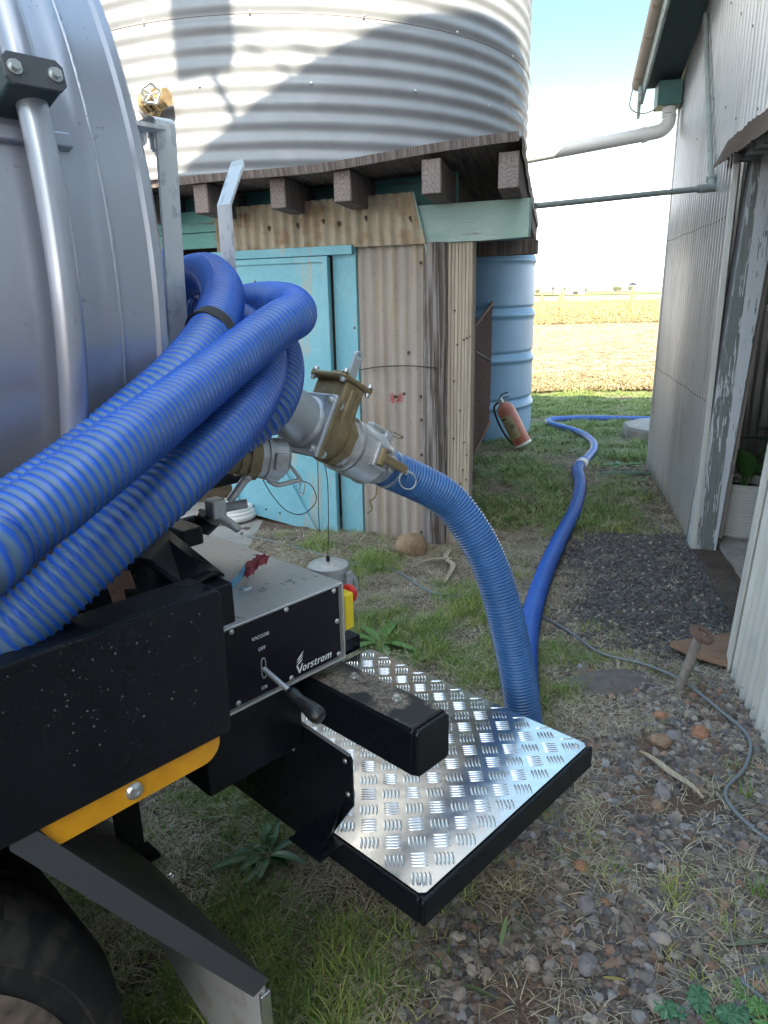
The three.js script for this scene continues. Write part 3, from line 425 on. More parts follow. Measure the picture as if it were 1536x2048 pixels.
// ---------- corrugated shed on the right ----------
{
  const t = thing('farm_shed', 'tall grey corrugated iron shed with an open doorway on the right', 'shed', SHED);
  const top = (x) => x > -1.2 ? 3.2 + (2.3 - x) * 0.3 : 3.2 + 3.5 * 0.3 - (-1.2 - x) * 0.3;
  const w1 = part('wall_sheet', corrX(0.12, 2.3, () => -0.02, top, 0, 0.076, 0.009, 10), M.shedSheet, t, { keepUV: true });
  const w2 = part('wall_sheet', corrX(-6.2, 0.119, () => 2.31, top, 0, 0.076, 0.009, 8), M.shedSheet, t, { keepUV: true });
  part('wall_sheet', corrX(-6.2, -3.6, () => -0.02, () => 2.309, 0, 0.076, 0.009, 4), M.shedSheet, t, { keepUV: true });
  for (const y of [0.935, 1.985]) for (let x = 0.2; x < 2.28; x += 0.076) part('screw', screw([Math.round(x / 0.076) * 0.076, y + 0.003 * Math.sin(x * 9), -0.0085], [0, 0, -1], 0.007), M.nail, w1);
  for (const [x, y] of [[0.5, 2.62], [0.2, 2.5], [0.9, 2.75], [0.05, 2.9], [-0.2, 2.45], [0.35, 3.05], [0.7, 3.2], [-0.3, 2.75], [1.2, 2.9], [1.4, 2.6], [-0.6, 2.65], [-0.45, 3.0]]) part('screw', screw([Math.round(x / 0.076) * 0.076, y, -0.0085], [0, 0, -1], 0.008), M.nail, w2);
  part('corner_trim', [box(2.296, 2.33, -0.02, 3.19, -0.016, 0.05, 0.004)], M.shedSheet, t);
  part('far_wall', surf(400, 2, (u, v) => { const z = lerp(0.02, 7, u); return [2.3 + wave(z, 0.076, 0.009), lerp(-0.02, 3.2, v), z, z, 3.2 * v]; }), M.shedSheet, t, { keepUV: true });
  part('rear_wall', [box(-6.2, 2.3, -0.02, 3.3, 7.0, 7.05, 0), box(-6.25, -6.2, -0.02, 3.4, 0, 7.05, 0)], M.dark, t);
  // roof with overhang, rolled barge, fascia, dark soffit
  const roofSlope = (x0, x1) => slab([[x0, top(x0) + 0.05, -0.34], [x1, top(x1) + 0.05, -0.34], [x1, top(x1) + 0.05, 7.2], [x0, top(x0) + 0.05, 7.2]], [0, 0.012, 0]);
  part('roof', [roofSlope(2.42, -1.2), roofSlope(-1.2, -6.6)], M.shedSheet, t);
  const run = (dz, dy) => [[2.36, top(2.36) + dy, dz], [-1.2, top(-1.2) + dy, dz], [-6.5, top(-6.5) + dy, dz]];
  const bg = []; for (const [p, q] of [[0, 1], [1, 2]]) { const r = run(-0.335, 0.02); bg.push(cyl(r[p], r[q], 0.05, 0.05, 24)); } bg.push(aim(new THREE.SphereGeometry(0.05, 16, 10), run(-0.335, 0.02)[0], [0, 1, 0]));
  part('barge_roll', bg, M.barge, t, { label: 'beige rolled barge capping along the roof edge' });
  const strip = (x0, x1, z0, z1, d0, d1) => slab([[x0, top(x0) - d0, z0], [x1, top(x1) - d0, z0], [x1, top(x1) - d1, z1], [x0, top(x0) - d1, z1]], [0, 0, 0.018]);
  part('fascia', [strip(2.3, -1.2, -0.31, -0.31, 0.02, 0.16), strip(-1.2, -6.5, -0.31, -0.31, 0.02, 0.16)], M.fascia, t);
  part('soffit', [slab([[2.36, top(2.36) - 0.02, -0.29], [-1.2, top(-1.2) - 0.02, -0.29], [-1.2, top(-1.2) - 0.02, -0.02], [2.36, top(2.36) - 0.02, -0.02]], [0, 0.012, 0])], M.soffit, t);
  part('fascia_end', slab([[2.33, 3.2, -0.315], [2.2, 3.13, -0.315], [2.23, 2.93, -0.315], [2.28, 2.93, -0.315]], [0, 0, -0.02]), M.fascia, t);
  part('rainhead', [box(2.13, 2.36, 2.99, 3.165, -0.2, -0.018, 0.006)], M.rainhead, t, { label: 'dark green box under the eave corner' });
  part('loose_wire', tube([[2.3, 3.16, -0.38], [2.28, 3.02, -0.39], [2.24, 2.96, -0.3], [2.22, 2.98, -0.2]], 0.004, 30, 5), M.black, t);
  // doorway: flaking post, jamb board, torn head sheet
  const lean = (g) => { const p = g.attributes.position; for (let i = 0; i < p.count; i++) p.setZ(i, p.getZ(i) + 0.03 + 0.048 * p.getY(i)); return g; };
  part('door_post', [lean(box(0.115, 0.27, -0.02, 2.3, -0.055, 0.105, 0.006))], M.peel, t, { label: 'doorway post with flaking white paint' });
  part('post_trim', box(0.108, 0.122, 0.0, 2.3, -0.02, 0.01, 0.002), M.doorSheet, t);
  part('jamb_board', [lean(box(0.2, 0.25, 0.05, 2.27, 0.107, 0.15, 0.004))], M.jamb, t, { label: 'pinkish jamb board beside the flaking post' });
  const torn = surf(60, 5, (u, v) => { const x = lerp(0.36, -2.0, u), y0 = 2.31 + 0.02 * (fbm(u * 30, 2, 3, 331) - 0.5); return [x, y0 + v * 0.1 - 0.05 * (1 - v), -0.012 - 0.07 * (1 - v) + wave(x, 0.076, 0.009), x, v * 0.1]; });
  part('torn_flashing', torn, M.nail, t, { keepUV: true });
  part('door_head', box(-3.6, 0.26, 2.28, 2.4, 0.02, 0.12, 0.005), M.peel, t);
  // sliding door, leaning a little
  const ed = (y) => -1.447 - 0.165 * y, dg = surf(420, 8, (u, v) => { const y = lerp(-0.03, 2.45, v), s = lerp(0.06, 2.4, u), x = ed(y) - s; return [x, y, -0.155 + wave(s, 0.076, 0.008), s, y]; });
  const dr = part('sliding_door', dg, M.doorSheet, t, { keepUV: true, label: 'whitish corrugated sliding door hung outside the wall' });
  part('door_edge', [slab([[ed(-0.03), -0.03, -0.16], [ed(2.45), 2.45, -0.16], [ed(2.45) - 0.075, 2.45, -0.168], [ed(-0.03) - 0.075, -0.03, -0.168]], [0, 0, 0.01])], M.doorSheet, dr);
  for (let i = 0; i < 9; i++) part('screw', screw([ed(0.07) - 0.12 - i * 0.152, 0.06, -0.163], [0, 0, -1], 0.008), M.zinc, dr);
  for (let i = 0; i < 4; i++) part('screw', screw([ed(0.3 + i * 0.4) - 0.04, 0.3 + i * 0.4, -0.166], [0, 0, -1], 0.006), M.zinc, dr);
  part('floor', box(-6.1, 2.2, -0.02, 0.03, 0.16, 6.95, 0), M.concrete, t);
}
{
  const t = thing('storage_chest', 'long pale chest inside the dark shed behind the pot plants', 'chest', SHED, [0.9, 0, 1.6]);
  part('body', box(-0.3, 2.1, 0.3, 1.16, 1.3, 1.95, 0.02), std({ color: lin(0.3, 0.28, 0.24), roughness: 0.6 }), t); part('lid', box(-0.32, 2.12, 1.165, 1.22, 1.28, 1.97, 0.015), std({ color: lin(0.5, 0.47, 0.4), roughness: 0.5 }), t);
  part('leg', [box(-0.25, -0.15, 0.03, 0.3, 1.35, 1.45)], M.dark, t); part('leg', [box(1.95, 2.05, 0.03, 0.3, 1.35, 1.45)], M.dark, t);
}
const leafMat = (r, g, b) => phy({ color: lin(r, g, b), roughness: 0.45, side: THREE.DoubleSide });
function leafGeo(p, dir, up, len, wid, droop = 0.3, n = 8) {
  const d = V(dir).normalize(), s = d.clone().cross(V(up)).normalize(), nn = s.clone().cross(d).normalize(); p = V(p);
  return surf(4, n, (u, v) => { const w = Math.pow(Math.sin(Math.PI * Math.min(1, v * 0.93 + 0.06)), 0.75) * wid, c = p.clone().addScaledVector(d, v * len).addScaledVector(nn, -droop * len * v * v + Math.abs(u - 0.5) * w * 0.35).addScaledVector(s, (u - 0.5) * w); return [c.x, c.y, c.z, u * wid, v * len]; });
}
{
  const P0 = [0.42, 0.03, 0.33], t = thing('pot_plant', 'leafy plant in a white ribbed pot just inside the shed doorway', 'pot plant', SHED, P0);
  const pr = [[0, 0], [0.15, 0], [0.155, 0.01]]; for (let y = 0.012; y < 0.36; y += 0.003) pr.push([0.158 + 0.018 * y + 0.002 * Math.cos(y * 380), y]); pr.push([0.172, 0.362], [0.158, 0.362], [0.155, 0.3], [0, 0.3]);
  part('pot', lathe(P0, [0, 1, 0], pr, 48), std({ color: lin(0.62, 0.62, 0.6), roughness: 0.7 }), t);
  part('soil', cyl([P0[0], 0.31, P0[2]], [P0[0], 0.335, P0[2]], 0.155, 0.153, 24), M.dark, t);
  const L = [[[-0.05, 0.36, -0.05], [-0.35, 0.05, -0.75], 0.3, 0.11, 1.0], [[-0.02, 0.36, 0], [-0.5, 1, -0.25], 0.3, 0.13, 0.25], [[0.02, 0.36, 0.02], [-0.1, 1, 0.3], 0.42, 0.14, 0.3], [[0.05, 0.36, 0], [0.5, 0.9, -0.3], 0.36, 0.13, 0.45], [[0, 0.36, 0.04], [-0.7, 0.8, 0.3], 0.4, 0.13, 0.4], [[0, 0.36, -0.02], [0.1, 1, -0.5], 0.4, 0.12, 0.4]];
  for (const [p, d, l, w, dr] of L) part('leaf', [leafGeo([P0[0] + p[0], p[1] + 0.05, P0[2] + p[2]], d, [0, 1, 0.01], l, w, dr), tube([[P0[0], 0.32, P0[2]], [P0[0] + p[0], p[1] + 0.05, P0[2] + p[2]]], 0.005, 6, 6)], leafMat(0.07, 0.17, 0.05), t);
  for (const [x, z, h, lab] of [[0.75, 0.75, 0.5, 'dim leafy plant in a brown pot deeper inside the shed'], [-0.1, 1.0, 0.62, 'dim leafy plant on a low tub nearest the sliding door']]) {
    const q = thing('pot_plant', lab, 'pot plant', SHED, [x, 0.03, z]);
    part('pot', lathe([x, 0.03, z], [0, 1, 0], [[0, 0], [0.14, 0], [0.18, h - 0.05], [0.195, h - 0.04], [0.195, h], [0.175, h], [0.17, h - 0.05], [0, h - 0.05]], 32), std({ color: lin(0.3, 0.24, 0.19), roughness: 0.8 }), q);
    for (let i = 0; i < 7; i++) { const a = i * 2.4, e = [Math.cos(a), 1.1 + 0.4 * Math.sin(i * 5), Math.sin(a)]; part('leaf', leafGeo([x + e[0] * 0.04, h, z + e[2] * 0.04], e, [0, 1, 0.01], 0.34, 0.1, 0.5), leafMat(0.06, 0.14, 0.05), q); }
  }
}
// white downpipe from the eave box to the tank, grey conduit from wall to hut
{
  const e = SHED.w([2.21, 2.99, -0.095]), j = SHED.w([2.2, 2.86, -0.1]), tankEnd = V([1.12, 2.68, -6.75]), d = tankEnd.clone().sub(j).setY(tankEnd.y - j.y);
  const t = thing('downpipe', 'white plastic downpipe running from the shed eave across to the tank', 'downpipe', W, [e.x, 2.6, e.z]);
  const r = 0.052, k = j.clone().addScaledVector(d.clone().normalize(), 0.16), end = tankEnd;
  part('pipe', [cyl(e, j.clone().setY(2.93), r, r, 28), tube([[e.x, 2.94, e.z], [e.x, 2.875, e.z], j.clone().addScaledVector(d.clone().normalize(), 0.04).setY(2.825).toArray(), k.clone().setY(k.y - 0.035).toArray()], r, 24, 24), cyl(k.clone().setY(k.y - 0.035), end.clone().setY(end.y), r, r, 28)], M.pvc, t);
  part('socket', [cyl([e.x, 2.915, e.z], [e.x, 2.935, e.z], r + 0.006, r + 0.006, 28), cyl(k.clone().setY(k.y - 0.035), k.clone().setY(k.y - 0.037).addScaledVector(d.clone().normalize(), 0.04), r + 0.006, r + 0.006, 28)], M.pvc, t);
}
{
  const tee = SHED.w([0.57, 2.19, -0.035]), hb = HUT.w([0.56, 2.055, 0.0]), up = SHED.w([1.38, 3.36, -0.03]);
  const t = thing('conduit', 'thin grey conduit crossing from the hut beam to the shed wall', 'conduit', W, [tee.x, 2, tee.z]), r = 0.017;
  part('pipe', [cyl(hb, tee, r, r, 14)], M.pipeGrey, t); part('riser', cyl(tee, up, r, r, 14), M.pipeGrey, t);
  const dd = hb.clone().sub(tee).normalize(); part('tee', [cyl(tee.clone().addScaledVector(dd, 0.1), tee.clone().addScaledVector(dd, -0.05), 0.025, 0.025, 16), cyl(tee, tee.clone().add(up.clone().sub(tee).normalize().multiplyScalar(0.07)), 0.025, 0.025, 16), cyl(tee.clone().add(up.clone().sub(tee).normalize().multiplyScalar(0.055)), tee.clone().add(up.clone().sub(tee).normalize().multiplyScalar(0.075)), 0.029, 0.029, 16)], M.pipeGrey, t);
}
// ---------- vacuum tanker truck (axes: x to its rear, z outwards to the near side) ----------
const truck = thing('vacuum_truck', 'silver vacuum tanker truck with black rear tray, control box and tread plate step', 'tanker truck', T, [0.1, 0, -1.96]);
{
  const cy = 1.631, cz = -1.965, R = 0.872, ring = (x, f, r) => [x, cy + r * Math.sin(f), cz + r * Math.cos(f)];
  const prof = [[0, -3.0], [R, -3.0], [R, -0.6], [R, 0.52], [R + 0.002, 0.535], [R + 0.005, 0.545], [R + 0.002, 0.555], [R, 0.57], [R, 0.615], [R + 0.006, 0.62], [R + 0.006, 0.632], [R - 0.006, 0.64]];
  for (let i = 1; i <= 14; i++) { const a = i / 14 * Math.PI / 2; prof.push([(R - 0.006) * Math.cos(a), 0.64 + 0.05 * Math.sin(a)]); }
  const tank = part('tank', lathe([0, cy, cz], [1, 0, 0], prof, 160), M.silverPaint, truck);
  const arc = (x, r, a, b, n = 30) => Array.from({ length: n + 1 }, (_, i) => ring(x + 0.012 * Math.sin(i / n * Math.PI) - 0.006, lerp(a, b, i / n), r));
  part('sight_pipe', tube(arc(0.452, R + 0.045, 1.2, -0.5), 0.0205, 60, 18), M.silverPaint, tank);
  { const r = rng(3), ws = []; for (let i = 0; i <= 220; i++) { const f = lerp(1.25, -0.7, i / 220); ws.push(ring(0.557 + 0.0007 * (r() - 0.5), f, R - 0.0012 + 0.0007 * r())); } part('weld_seam', tube(ws, 0.0048, 440, 6), M.silverPaint, tank); }
  // pipe clamp: dark block with a steel plate and two bolts
  const f = 0.262, dir = [0, Math.sin(f), Math.cos(f)], up = [0, Math.cos(f), -Math.sin(f)];
  const place = (g) => { const m = new THREE.Matrix4().makeBasis(new THREE.Vector3(1, 0, 0), V(dir), V(up).multiplyScalar(-1)); return g.applyMatrix4(m).translate(0, cy, cz); };
  const cl = part('pipe_clamp', place(box(0.415, 0.484, R - 0.002, R + 0.088, -0.018, 0.018, 0.006)), phy({ color: lin(0.02, 0.045, 0.045), roughness: 0.5 }), truck);
  part('clamp_plate', place(extrude([[0.411, -0.012], [0.419, -0.02], [0.48, -0.02], [0.488, -0.012], [0.488, 0.012], [0.48, 0.02], [0.419, 0.02], [0.411, 0.012]], 0.006, 0.0015).rotateX(-Math.PI / 2).translate(0, R + 0.0885, 0)), M.greyPaint, cl);
  for (const x of [0.424, 0.475]) part('bolt', place(join(bolt([x, R + 0.0945, 0], [0, 1, 0], 0.007, 0.006))), M.zinc, cl);
  part('clamp_foot', place(box(0.38, 0.52, R - 0.004, R + 0.012, 0.03, 0.052, 0.004)), M.silverPaint, cl);
  // hose hooks at the rear
  const a = [0.628, 1.862, -1.135], b = [0.81, 1.866, -1.36];
  const hk = part('hose_hook', [slab([[0.62, 1.858, -1.12], [0.65, 1.858, -1.12], [0.825, 1.91, -1.345], [0.825, 1.91, -1.39], [0.79, 1.91, -1.39], [0.61, 1.858, -1.15]], [0, 0.007, 0]),
    surf(2, 14, (u, v) => { const s = v < 0.2 ? v / 0.2 : v < 0.4 ? 1 + (v - 0.2) / 0.2 : 2 + (v - 0.4) / 0.6, x = 0.79 + 0.041 * u - (s > 2 ? 0.03 * (s - 2) : 0); if (s <= 1) return [x, 1.9285, -1.4 + 0.058 * s]; if (s <= 2) { const q = (s - 1) * Math.PI / 2; return [x, 1.9125 + 0.016 * Math.cos(q), -1.342 + 0.016 * Math.sin(q)]; } return [x, lerp(1.9125, 1.18, s - 2), -1.326]; }),
    surf(2, 14, (u, v) => { const s = v < 0.2 ? v / 0.2 : v < 0.4 ? 1 + (v - 0.2) / 0.2 : 2 + (v - 0.4) / 0.6, x = 0.79 + 0.041 * u - (s > 2 ? 0.03 * (s - 2) : 0); if (s <= 1) return [x, 1.922, -1.4 + 0.058 * s]; if (s <= 2) { const q = (s - 1) * Math.PI / 2; return [x, 1.9125 + 0.0095 * Math.cos(q), -1.342 + 0.0095 * Math.sin(q)]; } return [x, lerp(1.9125, 1.18, s - 2), -1.3325]; }),
    slab([[0.79, 1.913, -1.3325], [0.76, 1.18, -1.3325], [0.76, 1.18, -1.326], [0.79, 1.913, -1.326]], [0.0005, 0, 0]), slab([[0.831, 1.913, -1.3325], [0.801, 1.18, -1.3325], [0.801, 1.18, -1.326], [0.831, 1.913, -1.326]], [-0.0005, 0, 0])], M.flatBar, truck, { label: 'flat steel hook bar beside the tank rim' });
  for (const [x, z] of [[0.8, -1.362], [0.815, -1.382], [0.765, -1.34]]) part('bolt', [cyl([x, 1.91, z], [x, 1.876, z], 0.0055), aim(new THREE.CylinderGeometry(0.009, 0.009, 0.009, 6), [x, 1.9, z], [0, 1, 0])], M.zinc, hk);
  part('hose_hook', [box(1.183, 1.189, 1.1, 1.835, -1.725, -1.665, 0.002), slab([[1.183, 1.833, -1.665], [1.183, 1.833, -1.725], [1.232, 1.93, -1.725], [1.236, 1.945, -1.718], [1.236, 1.945, -1.675], [1.232, 1.93, -1.665]], [0.006, -0.002, 0])], M.flatBar, truck, { label: 'flat steel bar with a bent tip behind the hose loops' });
  part('hose_rack', [box(0.74, 1.2, 1.09, 1.13, -1.72, -1.68, 0.004), box(0.74, 0.79, 1.09, 1.13, -1.9, -1.3, 0.004)], M.blackPaint, truck);
}
{ // hose tray along the side, reflector, mudguard, wheel
  const tr = part('hose_tray', [extrude([[-2.2, 0.929], [0.545, 0.929], [0.552, 0.936], [0.556, 1.166], [0.55, 1.175], [-2.2, 1.18]], 0.008, 0.003).translate(0, 0, -0.888), box(-2.2, 0.552, 1.166, 1.1745, -0.962, -0.889, 0.003), box(-2.2, 0.56, 1.03, 1.04, -1.4, -0.889, 0), box(-2.2, 0.552, 1.03, 1.3, -1.41, -1.4, 0), box(0.5, 0.552, 0.935, 1.166, -0.962, -0.8885, 0.002)], M.blackPaint, truck);
  part('end_plate', [slab([[0.6, 1.215, -1.11], [0.648, 1.138, -1.012], [0.575, 1.128, -1.02], [0.55, 1.17, -1.122]], [0, -0.006, -0.003]), slab([[0.648, 1.138, -1.012], [0.6, 1.215, -1.11], [0.61, 1.225, -1.5], [0.66, 1.14, -1.5]], [0.0, -0.006, 0]), box(0.5, 0.64, 1.06, 1.135, -1.35, -0.975, 0.004)], M.blackPaint, tr);
  part('weld_bead', tube([[0.56, 1.137, -1.0], [0.59, 1.14, -1.008], [0.635, 1.143, -1.016]], 0.005, 12, 8), M.blackPaint, tr);
  part('rusty_strip', slab([[0.49, 1.04, -1.08], [0.52, 1.04, -1.04], [0.51, 1.165, -1.09], [0.48, 1.165, -1.12]], [0.004, 0, 0.002]), M.rust, tr);
  const r = rng(5), drops = []; for (let i = 0; i < 300; i++) { const x = 0.54 - 0.5 * Math.pow(r(), 0.8), y = 1.165 - 0.17 * Math.pow(r(), 1.3), s = 0.0006 + 0.0016 * Math.pow(r(), 4); drops.push(new THREE.SphereGeometry(s, 8, 5).scale(1, 1.1, 0.6).translate(x, y, -0.8801)); }
  part('water_drops', drops, phy({ color: lin(0.05, 0.055, 0.06), roughness: 0.08, clearcoat: 1 }), tr, { kind: 'stuff' });
  const sp = [[0.236, 0.95], [0.268, 0.884], [0.3, 0.8845]]; sp.push([0.49, 0.886]); for (let i = 0; i <= 8; i++) { const a = -Math.PI / 2 + i / 8 * Math.PI / 2; sp.push([0.5 + 0.034 * Math.cos(a), 0.92 + 0.034 * Math.sin(a)]); } sp.push([0.534, 0.95]);
  const st = part('reflector_strip', extrude(sp, 0.004, 0.001).translate(0, 0, -0.8935), M.reflex, truck, { label: 'amber reflective strip under the tray' });
  part('bolt', [lathe([0.383, 0.907, -0.8895], [0, 0, 1], [[0, 0], [0.0135, 0], [0.0135, 0.002], [0.0105, 0.006], [0.006, 0.0085], [0.0045, 0.0085], [0.004, 0.005], [0, 0.005]], 24)], M.zinc, st);
  const lip = (k, s = 0) => [lerp(0.228, 0.58, k) + s * 0.86, lerp(0.945, 0.368, k) + s * 0.52];
  const A = lip(0), B = lip(1), mg = part('mudguard', [slab([[A[0], A[1], -0.888], [B[0], B[1], -0.888], [B[0], B[1], -1.5], [A[0], A[1], -1.5]], [0.004, 0.003, 0])], M.guard, truck);
  part('lip', [slab([[...lip(-0.01, 0.005), -0.884], [...lip(1, 0.005), -0.884], [...lip(0.985, -0.032), -0.884], [...lip(0.02, -0.03), -0.884], [...lip(-0.012, -0.012), -0.884]], [0, 0, -0.005])], M.greyPaint, mg, { label: 'grey outer lip of the mudguard' });
  part('bracket', [box(0.515, 0.575, 0.39, 1.0, -1.325, -1.319, 0.001), box(0.53, 0.6, 0.385, 0.395, -1.36, -1.3, 0.001)], M.blackPaint, mg);
  part('bolt', bolt([0.602, 0.345, -1.27], [0.86, 0.52, 0], 0.007), M.zinc, mg); part('bolt', bolt([0.585, 0.3, -0.93], [-1, 0, 0], 0.007), M.zinc, mg);
  part('mud_flap', [extrude([[-1.46, 0.36], [-0.9, 0.36], [-0.9, 0.03], [-1.08, 0.035], [-1.16, 0.06], [-1.26, 0.1], [-1.36, 0.15], [-1.42, 0.22], [-1.45, 0.3]].map(([z, y]) => [z, y]), 0.008, 0.002).rotateY(-Math.PI / 2).translate(0.585, 0, 0)], M.flapGrey, truck, { label: 'pale grey mud flap with a rounded lower corner' });
  part('flap_edge', box(0.57, 0.592, 0.02, 0.33, -0.904, -0.893, 0.003), M.zinc, truck);
  // wheel
  const c = [-0.1, 0.452, -1.19], rT = 0.452;
  const tp = [[0.2, 0.02], [0.27, 0.0], [0.3, 0.26], [0.33, 0.275], [0.36, 0.272], [0.385, 0.262], [0.39, 0.266], [0.41, 0.255], [0.432, 0.235], [0.445, 0.215], [rT, 0.185]];
  for (const z of [0.14, 0.07, 0.0, -0.07]) tp.push([rT, z + 0.012], [rT - 0.013, z + 0.009], [rT - 0.013, z - 0.009], [rT, z - 0.012]);
  tp.push([rT, -0.16], [0.43, -0.21], [0.36, -0.24], [0.3, -0.22]);
  const wh = part('wheel', lathe([c[0], c[1], c[2]], [0, 0, 1], [[0, 0.1], [0.09, 0.1], [0.1, 0.14], [0.12, 0.14], [0.16, 0.06], [0.24, 0.05], [0.27, 0.18], [0.3, 0.2], [0.305, 0.262]], 48), M.greyPaint, truck);
  part('tyre', lathe(c, [0, 0, 1], tp, 90), M.rubber, wh);
  part('sidewall', lathe(c, [0, 0, 1], [[0.296, 0.262], [0.33, 0.2785], [0.356, 0.276]], 90), M.sidewall, wh, { label: 'dusty brown lower band of the tyre wall' });
  const w2 = [c[0], c[1], c[2] - 0.5]; part('tyre', lathe(w2, [0, 0, 1], tp.map(([a, b]) => [a, b]), 60), M.rubber, wh);
  for (const sx of [-3.4]) { part('tyre', lathe([sx, c[1], c[2]], [0, 0, 1], tp, 48), M.rubber, truck); }
  for (const z of [-2.75, -3.02]) part('tyre', lathe([c[0], c[1], z], [0, 0, 1], tp.map(([a, b]) => [a, -b]), 48), M.rubber, truck);
}
{ // chassis, control box
  part('chassis', [box(-3.9, 0.9, 0.62, 0.76, -1.62, -1.54, 0.004), box(-3.9, 0.9, 0.62, 0.76, -2.39, -2.31, 0.004), box(0.6, 0.836, 0.675, 0.872, -2.85, -1.055, 0.005)], M.blackPaint, truck);
  part('tank_saddle', [box(0.2, 0.3, 0.76, 1.2, -2.5, -1.45, 0.004), box(-2.3, -2.2, 0.76, 1.2, -2.5, -1.45, 0.004)], M.blackPaint, truck);
  part('axle', cyl([-0.1, 0.452, -1.3], [-0.1, 0.452, -2.7], 0.06), M.black, truck);
  part('cab', [box(-5.2, -3.2, 0.6, 2.5, -2.95, -0.95, 0.08)], phy({ color: lin(0.6, 0.6, 0.6), roughness: 0.35 }), truck);
  const bx = part('control_box', [box(0.56, 0.912, 0.874, 1.036, -1.47, -1.004, 0.003)], M.lidSteel, truck);
  part('lid', [box(0.56, 0.9165, 1.0365, 1.0415, -1.475, -0.9985, 0.002), box(0.913, 0.9165, 0.874, 1.036, -1.012, -0.9985, 0.001), box(0.56, 0.9165, 0.869, 0.8735, -1.012, -0.9985, 0.001)], M.lidSteel, bx);
  // printed front panel
  const w = 1380, h = 624, cn = document.createElement('canvas'); cn.width = w; cn.height = h; const x = cn.getContext('2d'), X = (u) => (u - 0.56) / 0.345 * w, Y = (v) => (1.035 - v) / 0.156 * h, k = w / 0.345;
  x.fillStyle = '#12111c'; x.fillRect(0, 0, w, h); x.fillStyle = '#e8ecf2'; x.textAlign = 'center';
  const put = (s, u, v, size, font) => { x.font = font.replace('SIZE', Math.round(size * k)); x.fillText(s, X(u), Y(v)); x.strokeStyle = '#e8ecf2'; x.lineWidth = 1.4; x.strokeText(s, X(u), Y(v)); };
  put('VACUUM', 0.7065, 0.9955, 0.0098, '300 SIZEpx sans-serif'); put('OFF', 0.7075, 0.97, 0.0098, '300 SIZEpx sans-serif'); put('ON', 0.7065, 0.889, 0.0098, '300 SIZEpx sans-serif');
  x.textAlign = 'left'; x.font = `italic bold ${Math.round(0.0205 * k)}px sans-serif`; x.fillText('orstrom', X(0.7985), Y(0.8865));
  const poly = (pts) => { x.beginPath(); pts.forEach(([a, b], i) => i ? x.lineTo(X(a), Y(b)) : x.moveTo(X(a), Y(b))); x.closePath(); x.fill(); };
  poly([[0.7855, 0.9035], [0.7895, 0.9035], [0.7935, 0.892], [0.7995, 0.9035], [0.803, 0.9035], [0.7945, 0.8855], [0.7915, 0.8855]]);       // V
  for (let i = 0; i < 3; i++) { x.beginPath(); const b = 0.9045 + i * 0.0052, s = i * 0.001; x.moveTo(X(0.7855 + s * 0.5), Y(b)); x.quadraticCurveTo(X(0.7905), Y(b + 0.0032), X(0.803 + s * 1.6), Y(b + 0.0095 + s * 3)); x.quadraticCurveTo(X(0.798), Y(b + 0.0008), X(0.7865), Y(b)); x.fill(); }   // wing
  x.fillStyle = '#030305'; x.beginPath(); x.roundRect ? x.roundRect(X(0.7035), Y(0.953), 0.0085 * k, 0.041 * k, 0.004 * k) : x.rect(X(0.7035), Y(0.953), 0.0085 * k, 0.041 * k); x.fill();
  const ct = new THREE.CanvasTexture(cn); ct.colorSpace = THREE.SRGBColorSpace; ct.wrapS = ct.wrapT = THREE.ClampToEdgeWrapping;
  const fp = surf(1, 1, (u, v) => [lerp(0.56, 0.905, u), lerp(0.879, 1.035, v), -1.0008, u, v]);
  const fpm = part('front_panel', [fp], phy({ map: ct, roughness: 0.42, specularIntensity: 0.6 }), bx, { keepUV: true });
  const ring = []; for (let i = 0; i <= 40; i++) { const q = i / 40 * 2 * Math.PI; ring.push([0.7077 + 0.005 * Math.sign(Math.cos(q)) * Math.pow(Math.abs(Math.cos(q)), 0.6), 0.9325 + 0.0205 * Math.sign(Math.sin(q)) * Math.pow(Math.abs(Math.sin(q)), 0.6), -1.0]); }
  part('lever_slot', tube(ring, 0.0014, 60, 6), M.steel, bx);
  for (const [u, v] of [[0.644, 1.031], [0.769, 1.031], [0.892, 1.03], [0.897, 0.961], [0.898, 0.886], [0.771, 0.884], [0.646, 0.886]]) part('screw', [screw([u, v, -1.0], [0, 0, 1], 0.0056), cyl([u, v, -0.9975], [u, v, -0.9965], 0.0022, 0.0022, 6)], M.zinc, bx);
  const p0 = [0.7075, 0.931, -1.0], p2 = V([0.717, 0.884, -0.855]), d = p2.clone().sub(V(p0)).normalize(), at = (s) => V(p0).addScaledVector(d, s), L = V(p0).distanceTo(p2);
  part('lever', [cyl(p0, at(L - 0.06), 0.0052, 0.0052, 14)], M.steel, bx);
  part('lever_grip', lathe(at(L - 0.082), d, [[0, 0], [0.0085, 0], [0.0105, 0.003], [0.0115, 0.012], [0.011, 0.02], [0.0098, 0.026], [0.011, 0.034], [0.0138, 0.052], [0.0158, 0.066], [0.016, 0.076], [0.013, 0.084], [0, 0.086]], 28), M.grip, bx);
  // emergency stop on the end
  part('stop_base', box(0.917, 0.926, 0.921, 1.007, -1.082, -1.006, 0.003), std({ color: lin(0.45, 0.45, 0.44), roughness: 0.5 }), bx);
  part('stop_box', box(0.9265, 0.955, 0.923, 1.005, -1.08, -1.008, 0.005), M.yellow, bx, { label: 'yellow emergency stop box' });
  part('stop_button', [cyl([0.955, 0.985, -1.044], [0.968, 0.985, -1.044], 0.012), lathe([0.966, 0.985, -1.044], [1, 0, 0], [[0, 0], [0.014, 0], [0.02, 0.004], [0.021, 0.01], [0.018, 0.016], [0, 0.019]], 28)], M.red, bx, { label: 'red mushroom stop button' });
}
